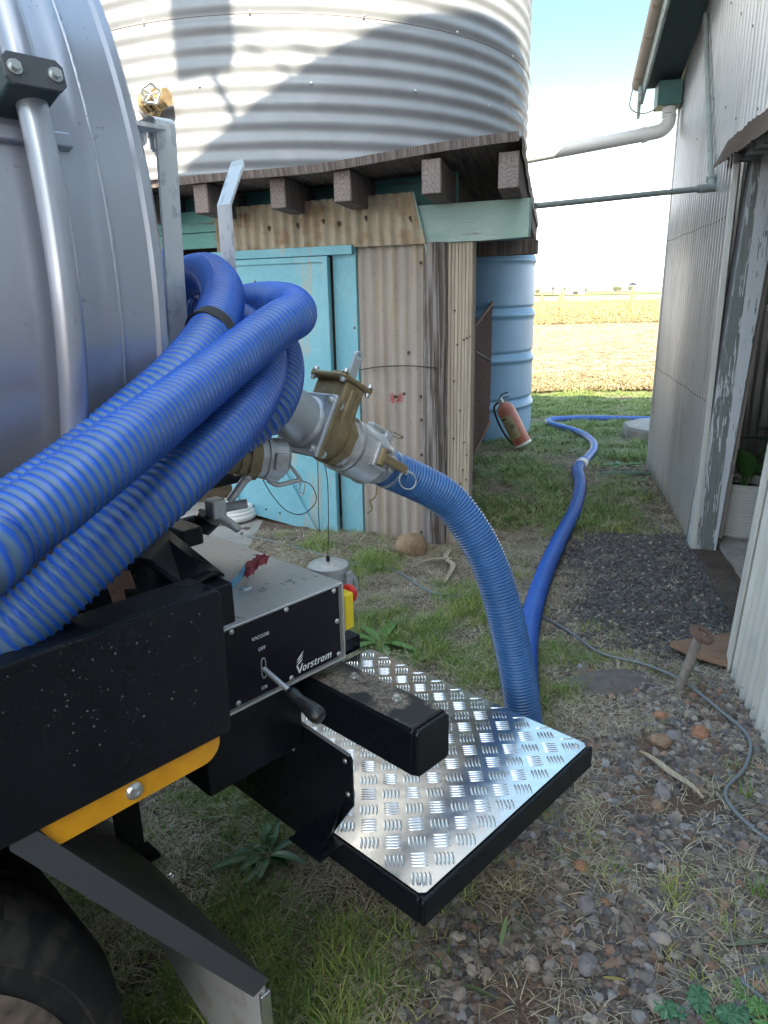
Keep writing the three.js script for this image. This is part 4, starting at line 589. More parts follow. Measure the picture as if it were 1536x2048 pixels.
{ // bumper beam, bracket plate, step
  const bm = part('bumper_beam', [extrude([[0.843, 0.745], [0.85, 0.739], [0.935, 0.739], [0.942, 0.745], [0.942, 0.834], [0.936, 0.84], [0.849, 0.84], [0.843, 0.834]], 0.95, 0.003).translate(0, 0, -1.7)], M.blackPaint, truck);
  part('dusty_top', box(0.8485, 0.9365, 0.8402, 0.841, -1.69, -0.757, 0), M.blackDusty, bm, { label: 'dusty top of the black beam' });
  part('end_cap', [extrude([[0.845, 0.747], [0.852, 0.741], [0.933, 0.741], [0.94, 0.747], [0.94, 0.832], [0.934, 0.838], [0.851, 0.838], [0.845, 0.832]], 0.012, 0.004).translate(0, 0, -0.7505)], M.blackPaint, bm);
  for (const p of [[0.907, 0.841, -0.965], [0.903, 0.841, -0.842]]) part('bolt', bolt(p, [0, 1, 0], 0.0068, 0.006), M.zinc, bm);
  const px = (g) => g.rotateY(-Math.PI / 2);               // polygon in (z, y), pushed along -x
  const pl = part('step_bracket', [px(extrude([[-0.917, 0.706], [-0.912, 0.7], [-0.912, 0.588], [-0.99, 0.466], [-1.66, 0.466], [-1.66, 0.8], [-1.26, 0.73]], 0.006, 0.001)).translate(0.846, 0, 0), slab([[0.84, 0.47, -0.985], [0.84, 0.6, -0.93], [0.79, 0.47, -0.96]], [0, 0, -0.006]), slab([[0.845, 0.466, -0.95], [0.775, 0.466, -0.95], [0.775, 0.466, -1.05], [0.845, 0.466, -1.05]], [0, 0.005, 0])], M.blackPaint, truck);
  for (const [y, z] of [[0.69, -0.93], [0.612, -0.925], [0.64, -1.1]]) part('screw', screw([0.84, y, z], [-1, 0, 0], 0.006), M.zinc, pl);
  part('bracket_top', [slab([[0.839, 0.7065, -0.918], [0.847, 0.7065, -0.918], [0.847, 0.7305, -1.26], [0.839, 0.7305, -1.26]], [0, 0.0012, 0])], M.steel, pl);
  const x0 = 0.842, x1 = 1.522, z0 = -0.722, z1 = -1.53, sf = part('step', [box(x0, x1, 0.404, 0.4665, z0 - 0.013, z0, 0.006), box(x0, x0 + 0.012, 0.404, 0.4662, z1, z0 - 0.0135, 0.006), box(x1 - 0.012, x1, 0.404, 0.4602, z1, z0 - 0.0135, 0.005), box(x0, x1, 0.404, 0.464, z1 - 0.012, z1 - 0.0005, 0.005), box(x0 + 0.013, x1 - 0.013, 0.44, 0.4595, z1 + 0.001, z0 - 0.015, 0), box(x0, x0 + 0.012, 0.404, 0.4712, -1.8, z1 - 0.013, 0.004)], M.blackPaint, truck);
  part('rear_rail', [box(0.9, 1.5, 0.466, 0.52, -1.62, -1.56, 0.004), box(0.85, 0.91, 0.5, 0.74, -1.7, -1.56, 0.004)], M.blackPaint, truck);
  // tread plate: groups of five raised bars turned against each other, at 45 degrees
  const a0 = x0 + 0.0135, a1 = x1 - 0.001, b0 = z1 - 0.008, b1 = z0 - 0.0145, plate = extrude([[a0 + 0.012, -b1], [a1 - 0.012, -b1], [a1, -b1 + 0.012], [a1, -b0 - 0.012], [a1 - 0.012, -b0], [a0 + 0.012, -b0], [a0, -b0 - 0.012], [a0, -b1 + 0.012]], 0.005, 0.0008).rotateX(-Math.PI / 2).translate(0, 0.461, 0);
  const bar = (() => { const n = 8, m = 4; return surf(n, m, (u, v) => { const t = u * 2 - 1, w = 0.0032 * Math.sqrt(Math.max(0, 1 - t * t)), s = v * 2 - 1; return [t * 0.0195, 0.002 * (1 - s * s) * Math.sqrt(Math.max(0, 1 - t * t * t * t)), s * w]; }); })();
  const bars = [], P = 0.0525, c = Math.SQRT1_2;
  for (let i = -20; i < 45; i++) for (let j = -40; j < 40; j++) {
    const cx = i * P, cz = j * P, flip = (i + j) & 1;
    for (let k = -2; k <= 2; k++) { const lx = cx + (flip ? k * 0.0086 : 0), lz = cz + (flip ? 0 : k * 0.0086), tx = 0.85 + (lx - lz) * c, tz = -1.1 + (lx + lz) * c; if (tx < a0 + 0.012 || tx > a1 - 0.012 || tz < b0 + 0.012 || tz > b1 - 0.012) continue; bars.push(bar.clone().rotateY(-Math.PI / 4 + (flip ? Math.PI / 2 : 0)).translate(tx, 0.4659, tz)); }
  }
  const tp = part('tread_plate', [plate, bars], M.tread, sf, { label: 'bright aluminium five-bar tread plate' });
  for (const [x, z] of [[a0 + 0.022, b1 - 0.02], [a1 - 0.025, b1 - 0.02], [a1 - 0.025, b0 + 0.025], [a1 - 0.02, (b0 + b1) / 2], [a0 + 0.02, -0.985], [1.18, b1 - 0.018]]) part('screw', [screw([x, 0.466, z], [0, 1, 0], 0.0065), cyl([x, 0.469, z], [x, 0.4702, z], 0.0025, 0.0025, 6)], M.zinc, sf);
}
const flipTri = (g) => { for (const k of Object.keys(g.attributes)) { const a = g.attributes[k], n = a.itemSize, d = a.array; for (let i = 0; i < a.count; i += 3) for (let j = 0; j < n; j++) { const p = (i + 1) * n + j, q = (i + 2) * n + j, t = d[p]; d[p] = d[q]; d[q] = t; } } return g; };
// frame of a pipe end: y along the axis, x upwards, z to the near side
function pipeFrame(o, d, k = 1) { const y = V(d).normalize(), x = new THREE.Vector3(0, 1, 0).addScaledVector(y, -y.y).normalize(), z = y.clone().cross(x).normalize(), m = new THREE.Matrix4().makeBasis(x, y, z).scale(new THREE.Vector3(k, k, k)).setPosition(V(o)); return { g: (gs) => flipTri(join(gs).applyMatrix4(m)), p: (q) => V(q).applyMatrix4(m) }; }
const hex = (y0, y1, r, n = 6) => new THREE.CylinderGeometry(r, r, y1 - y0, n).rotateY(0.3).translate(0, (y0 + y1) / 2, 0);
const cyY = (y0, y1, r0, r1 = r0, seg = 40) => new THREE.CylinderGeometry(r1, r0, y1 - y0, seg).translate(0, (y0 + y1) / 2, 0);
const OUT = pipeFrame([1.126, 1.304, -1.338], [0.862, -0.506, 0.0], 1.1);
{ // upper outlet: elbow, square flange, brass gate valve, alloy adaptor
  const F = OUT, ov = part('outlet_elbow', [tube([[0.66, 1.37, -1.55], [0.82, 1.39, -1.5], F.p([0, -0.12, 0]), F.p([0, -0.004, 0])], 0.062, 30, 32), F.g(lathe([0, 0, 0], [0, 1, 0], [[0.054, -0.02], [0.06, -0.014], [0.062, -0.006]], 40))], M.steel, truck);
  part('flange', F.g([box(-0.072, 0.072, -0.0055, 0.0055, -0.072, 0.072, 0.004)]), M.steel, ov);
  for (const [a, b] of [[1, 1], [1, -1], [-1, 1], [-1, -1]]) part('bolt', F.g([bolt([a * 0.057, -0.0055, b * 0.057], [0, -1, 0], 0.009, 0.009), bolt([a * 0.057, 0.0205, b * 0.057], [0, 1, 0], 0.009, 0.009)]), M.zinc, ov);
  const gv = part('gate_valve', F.g([box(-0.07, 0.07, 0.006, 0.0205, -0.07, 0.07, 0.006), cyY(0.02, 0.085, 0.062, 0.06), box(-0.03, 0.122, 0.026, 0.09, -0.053, 0.053, 0.01), slab([[0.0, 0.02, 0.045], [0.1, 0.03, 0.045], [0.1, 0.086, 0.045], [0.0, 0.104, 0.045]], [0, 0, -0.09]), box(-0.03, 0.11, 0.045, 0.07, -0.057, 0.057, 0.008), cyY(0.08, 0.086, 0.064), hex(0.086, 0.106, 0.066, 8)]), M.brass, truck);
  part('bonnet', F.g([box(0.118, 0.131, 0.006, 0.108, -0.058, 0.058, 0.008), box(0.13, 0.14, 0.03, 0.08, -0.02, 0.02, 0.005), cyY(0, 0.012, 0.016).rotateZ(-Math.PI / 2).translate(0.13, 0.045, 0)]), M.brass, gv);
  for (const [a, b] of [[0.014, 1], [0.014, -1], [0.1, 1], [0.1, -1]]) part('bolt', F.g([bolt([0.131, a, b * 0.05], [1, 0, 0], 0.0065, 0.007), bolt([0.118, a, b * 0.05], [-1, 0, 0], 0.006, 0.006)]), M.zinc, gv);
  const rg = []; for (let i = 0; i <= 24; i++) { const q = i / 24 * 2 * Math.PI; rg.push([0.02 + 0.013 * Math.cos(q), 0.057 + 0.013 * Math.sin(q), 0.0535]); }
  part('cast_mark', F.g([tube(rg, 0.0012, 40, 5), tube([[0.013, 0.052, 0.0535], [0.02, 0.063, 0.0535], [0.021, 0.054, 0.0535], [0.028, 0.062, 0.0535]], 0.0011, 20, 5), tube([[0.062, 0.058, 0.0535], [0.07, 0.05, 0.0535], [0.078, 0.058, 0.0535], [0.07, 0.066, 0.0535]], 0.0011, 24, 5, true)]), M.brass, gv);
  part('handle', F.g([extrude([[0.13, -0.012], [0.205, -0.0135], [0.213, -0.008], [0.216, 0], [0.213, 0.008], [0.205, 0.0135], [0.13, 0.012]], 0.009, 0.001, [[[0.198, -0.006], [0.206, -0.004], [0.208, 0], [0.206, 0.004], [0.198, 0.006], [0.194, 0]]]).rotateX(Math.PI / 2).rotateX(-Math.PI / 2).translate(0, 0.085, -0.012)]), M.steel, gv);
  part('adaptor', F.g([cyY(0.105, 0.125, 0.057), hex(0.107, 0.122, 0.0625, 10), cyY(0.1225, 0.131, 0.068, 0.068), cyY(0.13, 0.16, 0.056)]), M.alloy, gv);
}
{ // lower outlet: brass valve, alloy cap with levers and ring, lever assembly
  const F = pipeFrame([0.945, 1.252, -1.345], [0.93, -0.2, 0.3]), lo = part('lower_outlet', F.g([cyY(-0.14, -0.01, 0.044), cyY(-0.02, 0, 0.048), hex(0, 0.026, 0.055, 8), box(-0.02, 0.1, -0.11, -0.06, -0.045, 0.045, 0.01), cyY(-0.3, -0.14, 0.04), box(-0.06, 0.06, -0.145, -0.135, -0.06, 0.06, 0.005)]), M.brass, truck);
  part('cap', F.g([hex(0.026, 0.044, 0.05, 12), cyY(0.044, 0.05, 0.053), cyY(0.05, 0.09, 0.047), cyY(0.09, 0.1, 0.047, 0.036), box(-0.02, 0.02, 0.055, 0.085, 0.04, 0.054, 0.004), box(-0.052, -0.03, 0.05, 0.085, -0.015, 0.02, 0.004)]), M.alloy, lo);
  part('lever', F.g([tube([[-0.052, 0.06, 0.005], [-0.062, 0.085, 0.008], [-0.052, 0.12, 0.01], [-0.046, 0.14, 0.012]], 0.006, 16, 8)]), M.alloy, lo); part('lever', F.g([tube([[-0.01, 0.1, 0.03], [-0.035, 0.13, 0.015], [-0.046, 0.14, 0.012]], 0.0045, 16, 8)]), M.alloy, lo);
  const rr = []; for (let i = 0; i < 24; i++) { const q = i / 24 * 2 * Math.PI; rr.push(F.p([-0.064 + 0.017 * Math.cos(q), 0.146, 0.014 + 0.014 * Math.sin(q)])); }
  part('pull_ring', tube(rr, 0.0016, 48, 6, true), M.zinc, lo);
  part('cable', tube([F.p([-0.05, 0.045, 0.01]), F.p([-0.085, 0.07, 0.02]), F.p([-0.12, 0.11, 0.03]), F.p([-0.125, 0.15, 0.03]), F.p([-0.09, 0.18, 0.03]), F.p([-0.055, 0.165, 0.02]), F.p([-0.046, 0.14, 0.012])], 0.0012, 60, 6), M.nail, lo);
  // worm of the lever: rods, block, black knob
  part('valve_lever', [cyl([0.934, 1.205, -1.33], [0.888, 1.155, -1.34], 0.0095), cyl([0.918, 1.15, -1.312], [0.872, 1.143, -1.345], 0.011), aim(new THREE.SphereGeometry(0.0125, 14, 10), [0.934, 1.205, -1.33], [0, 1, 0]), box(0.835, 0.872, 1.125, 1.17, -1.362, -1.325, 0.006), cyl([0.855, 1.13, -1.335], [0.885, 1.1, -1.32], 0.012, 0.01), aim(new THREE.SphereGeometry(0.0105, 12, 8), [0.888, 1.097, -1.319], [0, 1, 0])], M.alloy, lo);
  part('knob', [cyl([0.845, 1.125, -1.36], [0.83, 1.1, -1.375], 0.03, 0.026, 10), cyl([0.82, 1.11, -1.37], [0.78, 1.1, -1.4], 0.024, 0.024, 16)], M.grip, lo);
  // loose alloy dust cap hanging on its wire
  const c = [1.21, 0.86, -1.375], dc = part('dust_cap', [lathe(c, [0, 1, 0], [[0.034, -0.028], [0.042, -0.03], [0.044, 0.0], [0.046, 0.02], [0.055, 0.024], [0.057, 0.032], [0.055, 0.04], [0.04, 0.046], [0.012, 0.05], [0, 0.05]], 40), box(c[0] + 0.02, c[0] + 0.045, 0.84, 0.88, c[2] + 0.028, c[2] + 0.05, 0.004), box(c[0] - 0.06, c[0] - 0.035, 0.84, 0.88, c[2] - 0.02, c[2] + 0.02, 0.004)], M.alloy, truck);
  part('lever', [tube([[c[0] + 0.04, 0.875, c[2] + 0.045], [c[0] + 0.055, 0.845, c[2] + 0.05], [c[0] + 0.05, 0.805, c[2] + 0.045]], 0.006, 16, 8)], M.alloy, dc);
  part('cap_wire', [tube([OUT.p([-0.05, 0.1, -0.02]), [1.26, 1.12, -1.42], [1.23, 1.0, -1.39], [c[0], 0.927, c[2]]], 0.0013, 40, 6), lathe([c[0], 0.907, c[2]], [0, 1, 0], [[0.004, 0], [0.0055, 0.004], [0.005, 0.016], [0, 0.02]], 12)], M.nail, dc);
}
// ---------- hoses ----------
const hoseMat = phy({ vertexColors: true, roughness: 0.36, specularIntensity: 0.75, clearcoat: 0.12, clearcoatRoughness: 0.2 });
const HA = [[-0.6, 1.1, -1.0], [0.254, 1.309, -0.966], [0.303, 1.323, -0.997], [0.424, 1.370, -1.027], [0.522, 1.422, -1.038], [0.616, 1.473, -1.054], [0.713, 1.522, -1.109], [0.807, 1.569, -1.198], [0.894, 1.618, -1.310], [0.944, 1.653, -1.439], [0.952, 1.640, -1.562], [0.920, 1.575, -1.657], [0.9, 1.5, -2.0], [0.88, 1.45, -2.35]];
const HB = [[-0.6, 1.2, -0.87], [0.207, 1.337, -0.801], [0.247, 1.350, -0.825], [0.321, 1.375, -0.850], [0.406, 1.406, -0.880], [0.509, 1.433, -0.937], [0.630, 1.466, -1.005], [0.792, 1.516, -1.086], [0.896, 1.550, -1.127], [0.960, 1.564, -1.158], [1.009, 1.583, -1.235], [1.032, 1.589, -1.365], [1.037, 1.572, -1.534], [1.011, 1.548, -1.701], [0.98, 1.45, -2.05], [0.95, 1.4, -2.4]];
const HC = [[-0.6, 1.1, -0.98], [0.228, 1.135, -0.978], [0.264, 1.172, -0.957], [0.319, 1.207, -0.952], [0.378, 1.246, -0.945], [0.445, 1.289, -0.939], [0.528, 1.332, -0.947], [0.674, 1.378, -1.012], [0.792, 1.419, -1.088], [0.874, 1.463, -1.157], [0.939, 1.504, -1.244], [0.999, 1.551, -1.383], [1.037, 1.607, -1.549], [1.046, 1.652, -1.680], [1.042, 1.680, -1.788], [0.97, 1.7, -2.05], [0.92, 1.68, -2.4]];
const HD = [[0.731, 1.300, -1.190], [0.811, 1.337, -1.183], [0.878, 1.378, -1.161], [0.935, 1.425, -1.183], [1.001, 1.484, -1.261], [1.053, 1.527, -1.391], [1.076, 1.547, -1.573], [1.02, 1.45, -2.0], [0.98, 1.42, -2.3]];
function storedHose(label, pts, o) { const t = thing('stored_hose', label, 'hose', T, pts[3], 'blue hoses stowed along the truck side'); part('hose', hoseGeo(pts, 0.0425, { blue: [0.006, 0.09, 0.52], gap: [0.115, 0.2, 0.33], pitch: 0.0128, width: 0.42, ...o }), hoseMat, t, { keepUV: true }); return t; }
storedHose('blue ribbed hose looping highest behind the flat hook bar, strapped', HA, { seed: 11 });
storedHose('blue ribbed hose on top of the bundle, its wide loop before the turquoise door', HB, { seed: 12 });
storedHose('blue ribbed hose lowest and outermost at the left, running under the top hose', HC, { seed: 13 });
storedHose('blue ribbed hose mostly hidden, lowest rear loop touching the steel elbow', HD, { seed: 14 });
{
  const crv = new THREE.CatmullRomCurve3(HA.map(V), false, 'centripetal'); let best = 0, bd = 9; for (let i = 0; i <= 400; i++) { const d = crv.getPointAt(i / 400).distanceTo(V([0.742, 1.538, -1.147])); if (d < bd) { bd = d; best = i / 400; } }
  const p = crv.getPointAt(best), d = crv.getTangentAt(best).applyAxisAngle(new THREE.Vector3(0, 1, 0), -0.35);
  const t = thing('hose_strap', 'dark grey webbing strap wrapped round the highest hose', 'strap', T, p.toArray()), sm = std({ color: lin(0.035, 0.038, 0.042), roughness: 0.9, bumpMap: bumpFine, bumpScale: 0.002 });
  part('strap', lathe(p, d, [[0.0445, -0.012], [0.0475, -0.012], [0.0475, 0.012], [0.0445, 0.012]], 48), sm, t);
  part('strap_end', [slab([p.clone().add(V([0.03, -0.045, 0.03])).toArray(), p.clone().add(V([0.055, -0.04, 0.02])).toArray(), p.clone().add(V([0.12, -0.1, 0.035])).toArray(), p.clone().add(V([0.1, -0.11, 0.045])).toArray()], [0, 0.002, 0.001])], sm, t);
}
{
  const t = thing('webbing_end', 'small grey webbing end poking up between the two hose loops', 'strap', T, [1.03, 1.56, -1.35]);
  part('webbing', surf(2, 8, (u, v) => [0.980 + 0.06 * v, 1.547 + 0.05 * v + 0.01 * Math.sin(v * 5), -1.368 + 0.018 * u + 0.06 * v]), std({ color: lin(0.05, 0.055, 0.06), roughness: 0.9, side: THREE.DoubleSide }), t);
}
{ // hose in use: coupling on the valve, arc to the ground, away over the grass
  const F = OUT, s = F.p([0, 0.262, 0]), e = F.p([0, 0.3, 0]);
  const down = [s, e, [1.568, 1.032, -1.257], [1.614, 0.941, -1.199], [1.645, 0.827, -1.147], [1.659, 0.690, -1.102], [1.673, 0.546, -1.070], [1.681, 0.399, -1.042], [1.700, 0.236, -1.026], [1.722, 0.113, -1.024], [1.752, 0.062, -1.084]].map((p) => V(p)).map((p) => T.w(p.toArray()));
  const g = [[0.47, 0.052, -2.2], [0.53, 0.05, -2.4], [0.605, 0.05, -2.782], [0.7, 0.05, -3.173], [0.885, 0.05, -3.739], [1.146, 0.05, -4.41], [1.417, 0.052, -5.071], [1.645, 0.055, -5.782], [1.763, 0.06, -6.307], [1.9, 0.06, -6.6]];
  const t = thing('suction_hose', 'blue suction hose arching from the brass valve to the ground, then over the grass', 'hose', W, [0.5, 0, -2.2]);
  const toW = (gm) => { const m = new THREE.Matrix4().makeRotationY(T.turn); return join(gm).applyMatrix4(m); };
  part('hose', hoseGeo(down.map((p) => p.toArray()), 0.0535, { pitch: 0.0098, rib: 0.0017, blue: [0.035, 0.11, 0.3], gap: [0.06, 0.19, 0.45], width: 0.55, seed: 15 }), hoseMat, t, { keepUV: true });
  part('ground_run', hoseGeo([[0.44, 0.06, -2.02], ...g], 0.05, { pitch: 0.0125, rib: 0.001, blue: [0.015, 0.075, 0.4], gap: [0.06, 0.16, 0.48], per: 4, seg: 22, seed: 16 }), hoseMat, t, { keepUV: true });
  const cp = part('coupling', toW(F.g([lathe([0, 0, 0], [0, 1, 0], [[0.056, 0.138], [0.066, 0.141], [0.068, 0.165], [0.066, 0.215], [0.069, 0.22], [0.066, 0.228], [0.058, 0.236], [0.054, 0.25], [0.055, 0.262], [0.05, 0.272], [0.047, 0.272]], 48), box(0.035, 0.066, 0.17, 0.215, -0.03, 0.03, 0.006), box(-0.03, 0.03, 0.168, 0.182, 0.05, 0.076, 0.005), box(-0.03, -0.02, 0.17, 0.222, 0.05, 0.074, 0.004), box(0.02, 0.03, 0.17, 0.222, 0.05, 0.074, 0.004), box(0.05, 0.075, 0.235, 0.262, -0.022, 0.022, 0.006), box(-0.02, 0.02, 0.24, 0.262, 0.045, 0.064, 0.006)])), M.alloy, t);
  part('slot', toW(F.g(box(-0.019, 0.019, 0.183, 0.205, 0.055, 0.07, 0.002))), M.black, cp);
  part('cam_lever', toW(F.g([box(-0.011, 0.011, 0.188, 0.282, 0.071, 0.086, 0.005), cyY(-0.02, 0.02, 0.012).rotateZ(Math.PI / 2).translate(0, 0.19, 0.072)])), M.brass, cp);
  part('cam_lever', toW(F.g([box(0.07, 0.083, 0.19, 0.275, -0.011, 0.011, 0.005)])), M.alloy, cp);
  const loop = (c, r, ax) => { const a = []; for (let i = 0; i < 24; i++) { const q = i / 24 * Math.PI * 2; a.push([c[0] + (ax ? Math.cos(q) * r : 0), c[1] + Math.sin(q) * r * 1.2, c[2] + (ax ? 0.006 * Math.sin(q) : Math.cos(q) * r)]); } return tube(a, 0.0019, 48, 6, true); };
  part('pull_ring', toW(F.g([loop([-0.022, 0.29, 0.088], 0.021, 1)])), M.zinc, cp); part('pull_ring', toW(F.g([loop([0.086, 0.285, 0.0], 0.02, 0)])), M.brass, cp);
  part('clamp_band', toW(F.g([lathe([0, 0, 0], [0, 1, 0], [[0.049, 0.296], [0.0505, 0.296], [0.0505, 0.313], [0.049, 0.313]], 48), box(-0.006, 0.01, 0.293, 0.316, 0.0495, 0.06, 0.002)])), M.steel, t);
  part('safety_clip', toW(F.g([tube([[-0.06, 0.255, 0.03], [-0.085, 0.258, 0.034], [-0.1, 0.25, 0.03], [-0.115, 0.262, 0.034], [-0.13, 0.255, 0.03]], 0.002, 30, 6)])), M.brass, cp);
}
{
  const g = [[1.83, 0.06, -6.44], [2.0, 0.058, -6.8], [2.17, 0.055, -7.2], [2.26, 0.05, -7.7], [2.24, 0.05, -8.1], [2.13, 0.05, -8.45], [2.04, 0.05, -8.7], [2.13, 0.05, -8.95], [2.45, 0.05, -9.02], [2.9, 0.05, -8.95], [3.6, 0.05, -8.75], [4.6, 0.05, -8.5]];
  const t = thing('ground_hose', 'thinner blue hose joined on beyond, curving over the grass behind the shed corner', 'hose', W, g[0]);
  part('hose', hoseGeo(g, 0.038, { pitch: 0.02, rib: 0.0008, blue: [0.015, 0.075, 0.4], gap: [0.07, 0.17, 0.48], per: 4, seg: 18, seed: 17 }), hoseMat, t, { keepUV: true });
  const a = V(g[0]), d = V(g[1]).sub(a).normalize(); part('joiner', [lathe(a.clone().addScaledVector(d, -0.03), d, [[0.045, 0], [0.056, 0.005], [0.056, 0.03], [0.05, 0.035], [0.05, 0.08], [0.056, 0.085], [0.055, 0.11], [0.042, 0.115]], 28)], M.pvc, t);
}
// ---------- small things on the ground ----------
const stoneMat = (a, b, seed) => std({ map: rep(tex(128, 128, (u, v) => mix3(a, b, fbm(u * 8, v * 8, 5, seed, 8))), 0.15), bumpMap: bumpFine, bumpScale: 0.003, roughness: 0.95 });
{
  const t = thing('plastic_tag', 'crumpled red tag on a blue strip lying on the control box lid', 'tag', T, [0.8, 1.043, -1.15]);
  part('red_piece', surf(14, 8, (u, v) => [0.775 + 0.075 * u + 0.006 * fbm(u * 6, v * 6, 2, 501), 1.052 + 0.026 * fbm(u * 5 + 3, v * 4, 3, 504) + 0.012 * u, -1.16 + 0.03 * v - 0.02 * u]), phy({ color: lin(0.22, 0.015, 0.025), roughness: 0.35, side: THREE.DoubleSide }), t);
  part('blue_strip', surf(16, 2, (u, v) => [0.7 + 0.09 * u, 1.046 + 0.018 * Math.pow(2 * u - 0.6, 2) * 0.5 + 0.018 * v, -1.135 - 0.02 * u + 0.012 * Math.sin(u * 3)]), phy({ color: lin(0.12, 0.32, 0.5), roughness: 0.3, side: THREE.DoubleSide }), t);
  part('stud', lathe([0.765, 1.0415, -1.125], [0, 1, 0], [[0, 0.006], [0.006, 0.006], [0.013, 0.002], [0.013, 0]].reverse(), 20), M.zinc, t);
}
{
  const a = [1.2, -0.05, -2.63], b = [1.245, 0.29, -2.565], t = thing('steel_peg', 'rusty steel peg with a mushroomed head driven into the pebbles', 'peg', W, [1.2, 0, -2.63]);
  part('shaft', cyl(a, b, 0.019, 0.019, 20), stoneMat([0.16, 0.14, 0.13], [0.3, 0.27, 0.25], 518), t); const d = V(b).sub(V(a)).normalize();
  part('head', [lathe(V(b).addScaledVector(d, -0.02), d.clone().add(V([0.25, 0, 0.1])), [[0, 0], [0.03, 0], [0.05, 0.012], [0.052, 0.024], [0.045, 0.03], [0.024, 0.032], [0.02, 0.022], [0, 0.022]], 18)], M.rust, t);
}
{
  const t = thing('old_board', 'flat brown weathered board lying against the sliding door', 'board', W, [1.45, 0, -2.85]);
  part('board', slab([[1.3, 0.03, -2.96], [1.62, 0.045, -3.02], [1.62, 0.04, -2.72], [1.47, 0.028, -2.76], [1.36, 0.025, -2.86]], [0.005, 0.022, 0]), std({ map: rep(tex(256, 256, (u, v) => mix3([0.15, 0.085, 0.055], [0.27, 0.165, 0.11], fbm(u * 5, v * 12, 5, 515, 5, 12))), 0.5), bumpMap: bumpSoft, bumpScale: 0.003, roughness: 0.85 }), t);
}
function rock(c, s, seed, turn = 0, n = 3, crease = 0.7) { const g = new THREE.IcosahedronGeometry(1, n), p = g.attributes.position, v = new THREE.Vector3(); for (let i = 0; i < p.count; i++) { v.fromBufferAttribute(p, i); const f = 0.75 + 0.5 * fbm(v.x * 1.6 + 20 + seed, v.y * 1.6 + v.z * 1.3 + 20, 3, seed); v.multiplyScalar(f); if (n > 1) v.set(Math.sign(v.x) * Math.pow(Math.abs(v.x), 0.8), v.y, Math.sign(v.z) * Math.pow(Math.abs(v.z), 0.8)); p.setXYZ(i, v.x * s[0], v.y * s[1], v.z * s[2]); } g.rotateY(turn); g.translate(...c); g.computeVertexNormals(); return toCreasedNormals(g, crease); }
const stone = (name, label, c, s, m, seed, turn = 0) => { const t = thing(name, label, 'stone', W, [c[0], 0, c[2]]); part('stone', s[0] < 0.06 ? rock(c, s, seed, turn, 1, 0.25) : rock(c, s, seed, turn), m, t); return t; };
stone('stone', 'rough brown stone at the foot of the old grey post', [0.17, 0.06, -4.3], [0.1, 0.085, 0.08], stoneMat([0.2, 0.13, 0.08], [0.36, 0.25, 0.16], 521), 522);
stone('flat_stone', 'flat dark grey stone bedded in the dirt beside the grass strip', [0.93, 0.0, -2.68], [0.22, 0.03, 0.1], stoneMat([0.1, 0.085, 0.08], [0.19, 0.16, 0.15], 523), 524, 0.25);
{ const t = thing('concrete_step', 'round-edged grey concrete slab behind the far corner of the shed', 'slab', W, [3.15, 0, -7.8]); part('slab', [lathe([3.2, -0.05, -7.9], [0, 1, 0], [[0, 0], [0.5, 0], [0.5, 0.17], [0.48, 0.2], [0, 0.2]], 9)], M.concrete, t); }
{ const t = thing('hose_reel', 'flat grey coil lying on the concrete left of the turquoise door', 'coil', W, [-1.16, 0, -5.15]); part('coil', [0, 1, 2].map((i) => new THREE.TorusGeometry(0.16 - i * 0.008, 0.03, 12, 40).rotateX(Math.PI / 2).translate(-1.14, 0.055 + i * 0.028, -5.12)), M.pvc, t); part('centre', lathe([-1.14, 0.05, -5.12], [0, 1, 0], [[0, 0.06], [0.06, 0.07], [0.1, 0.06], [0.12, 0.03]], 24), M.greyPaint, t); }
const cableMat = std({ color: lin(0.17, 0.19, 0.21), roughness: 0.5 });
{ const t = thing('power_cable', 'thin grey cable winding from the hut over dirt and pebbles to the right', 'cable', W, [0.5, 0, -3.6]);
  part('cable', tube([[-0.95, 0.02, -4.7], [-0.555, 0.02, -4.42], [-0.153, 0.022, -4.08], [0.058, 0.02, -3.985], [0.272, 0.02, -3.64], [0.514, 0.018, -3.59], [0.803, 0.02, -3.3], [0.904, 0.02, -3.1], [0.971, 0.022, -2.92], [1.134, 0.025, -2.8], [1.227, 0.035, -2.65], [1.292, 0.028, -2.43], [1.318, 0.026, -2.26], [1.225, 0.026, -2.09], [1.099, 0.026, -1.966], [1.082, 0.026, -1.89], [1.13, 0.025, -1.74], [1.3, 0.02, -1.6]], 0.0062, 240, 8), cableMat, t); }
{ const t = thing('wire', 'bent grey wire at the lower right edge of the pebbles', 'wire', W, [0.83, 0, -1.29]); part('wire', tube([[1.05, 0.02, -1.38], [0.914, 0.024, -1.335], [0.835, 0.026, -1.303], [0.826, 0.026, -1.293], [0.835, 0.026, -1.28], [0.87, 0.024, -1.22], [0.93, 0.02, -1.12]], 0.0055, 60, 8), cableMat, t); }
{ const t = thing('garden_hose', 'straight green garden hose lying in the grass by the shed corner', 'hose', W, [2.3, 0, -6.3]); part('hose', tube([[1.9, 0.025, -6.25], [2.15, 0.03, -6.22], [2.6, 0.03, -6.15]], 0.014, 20, 8), phy({ color: lin(0.1, 0.17, 0.14), roughness: 0.5 }), t); }
const barkMat = std({ map: woodTex(531, [0.33, 0.26, 0.18], [0.5, 0.42, 0.31], [0.2, 0.14, 0.1], 0.06, 0.2), roughness: 0.9, side: THREE.DoubleSide });
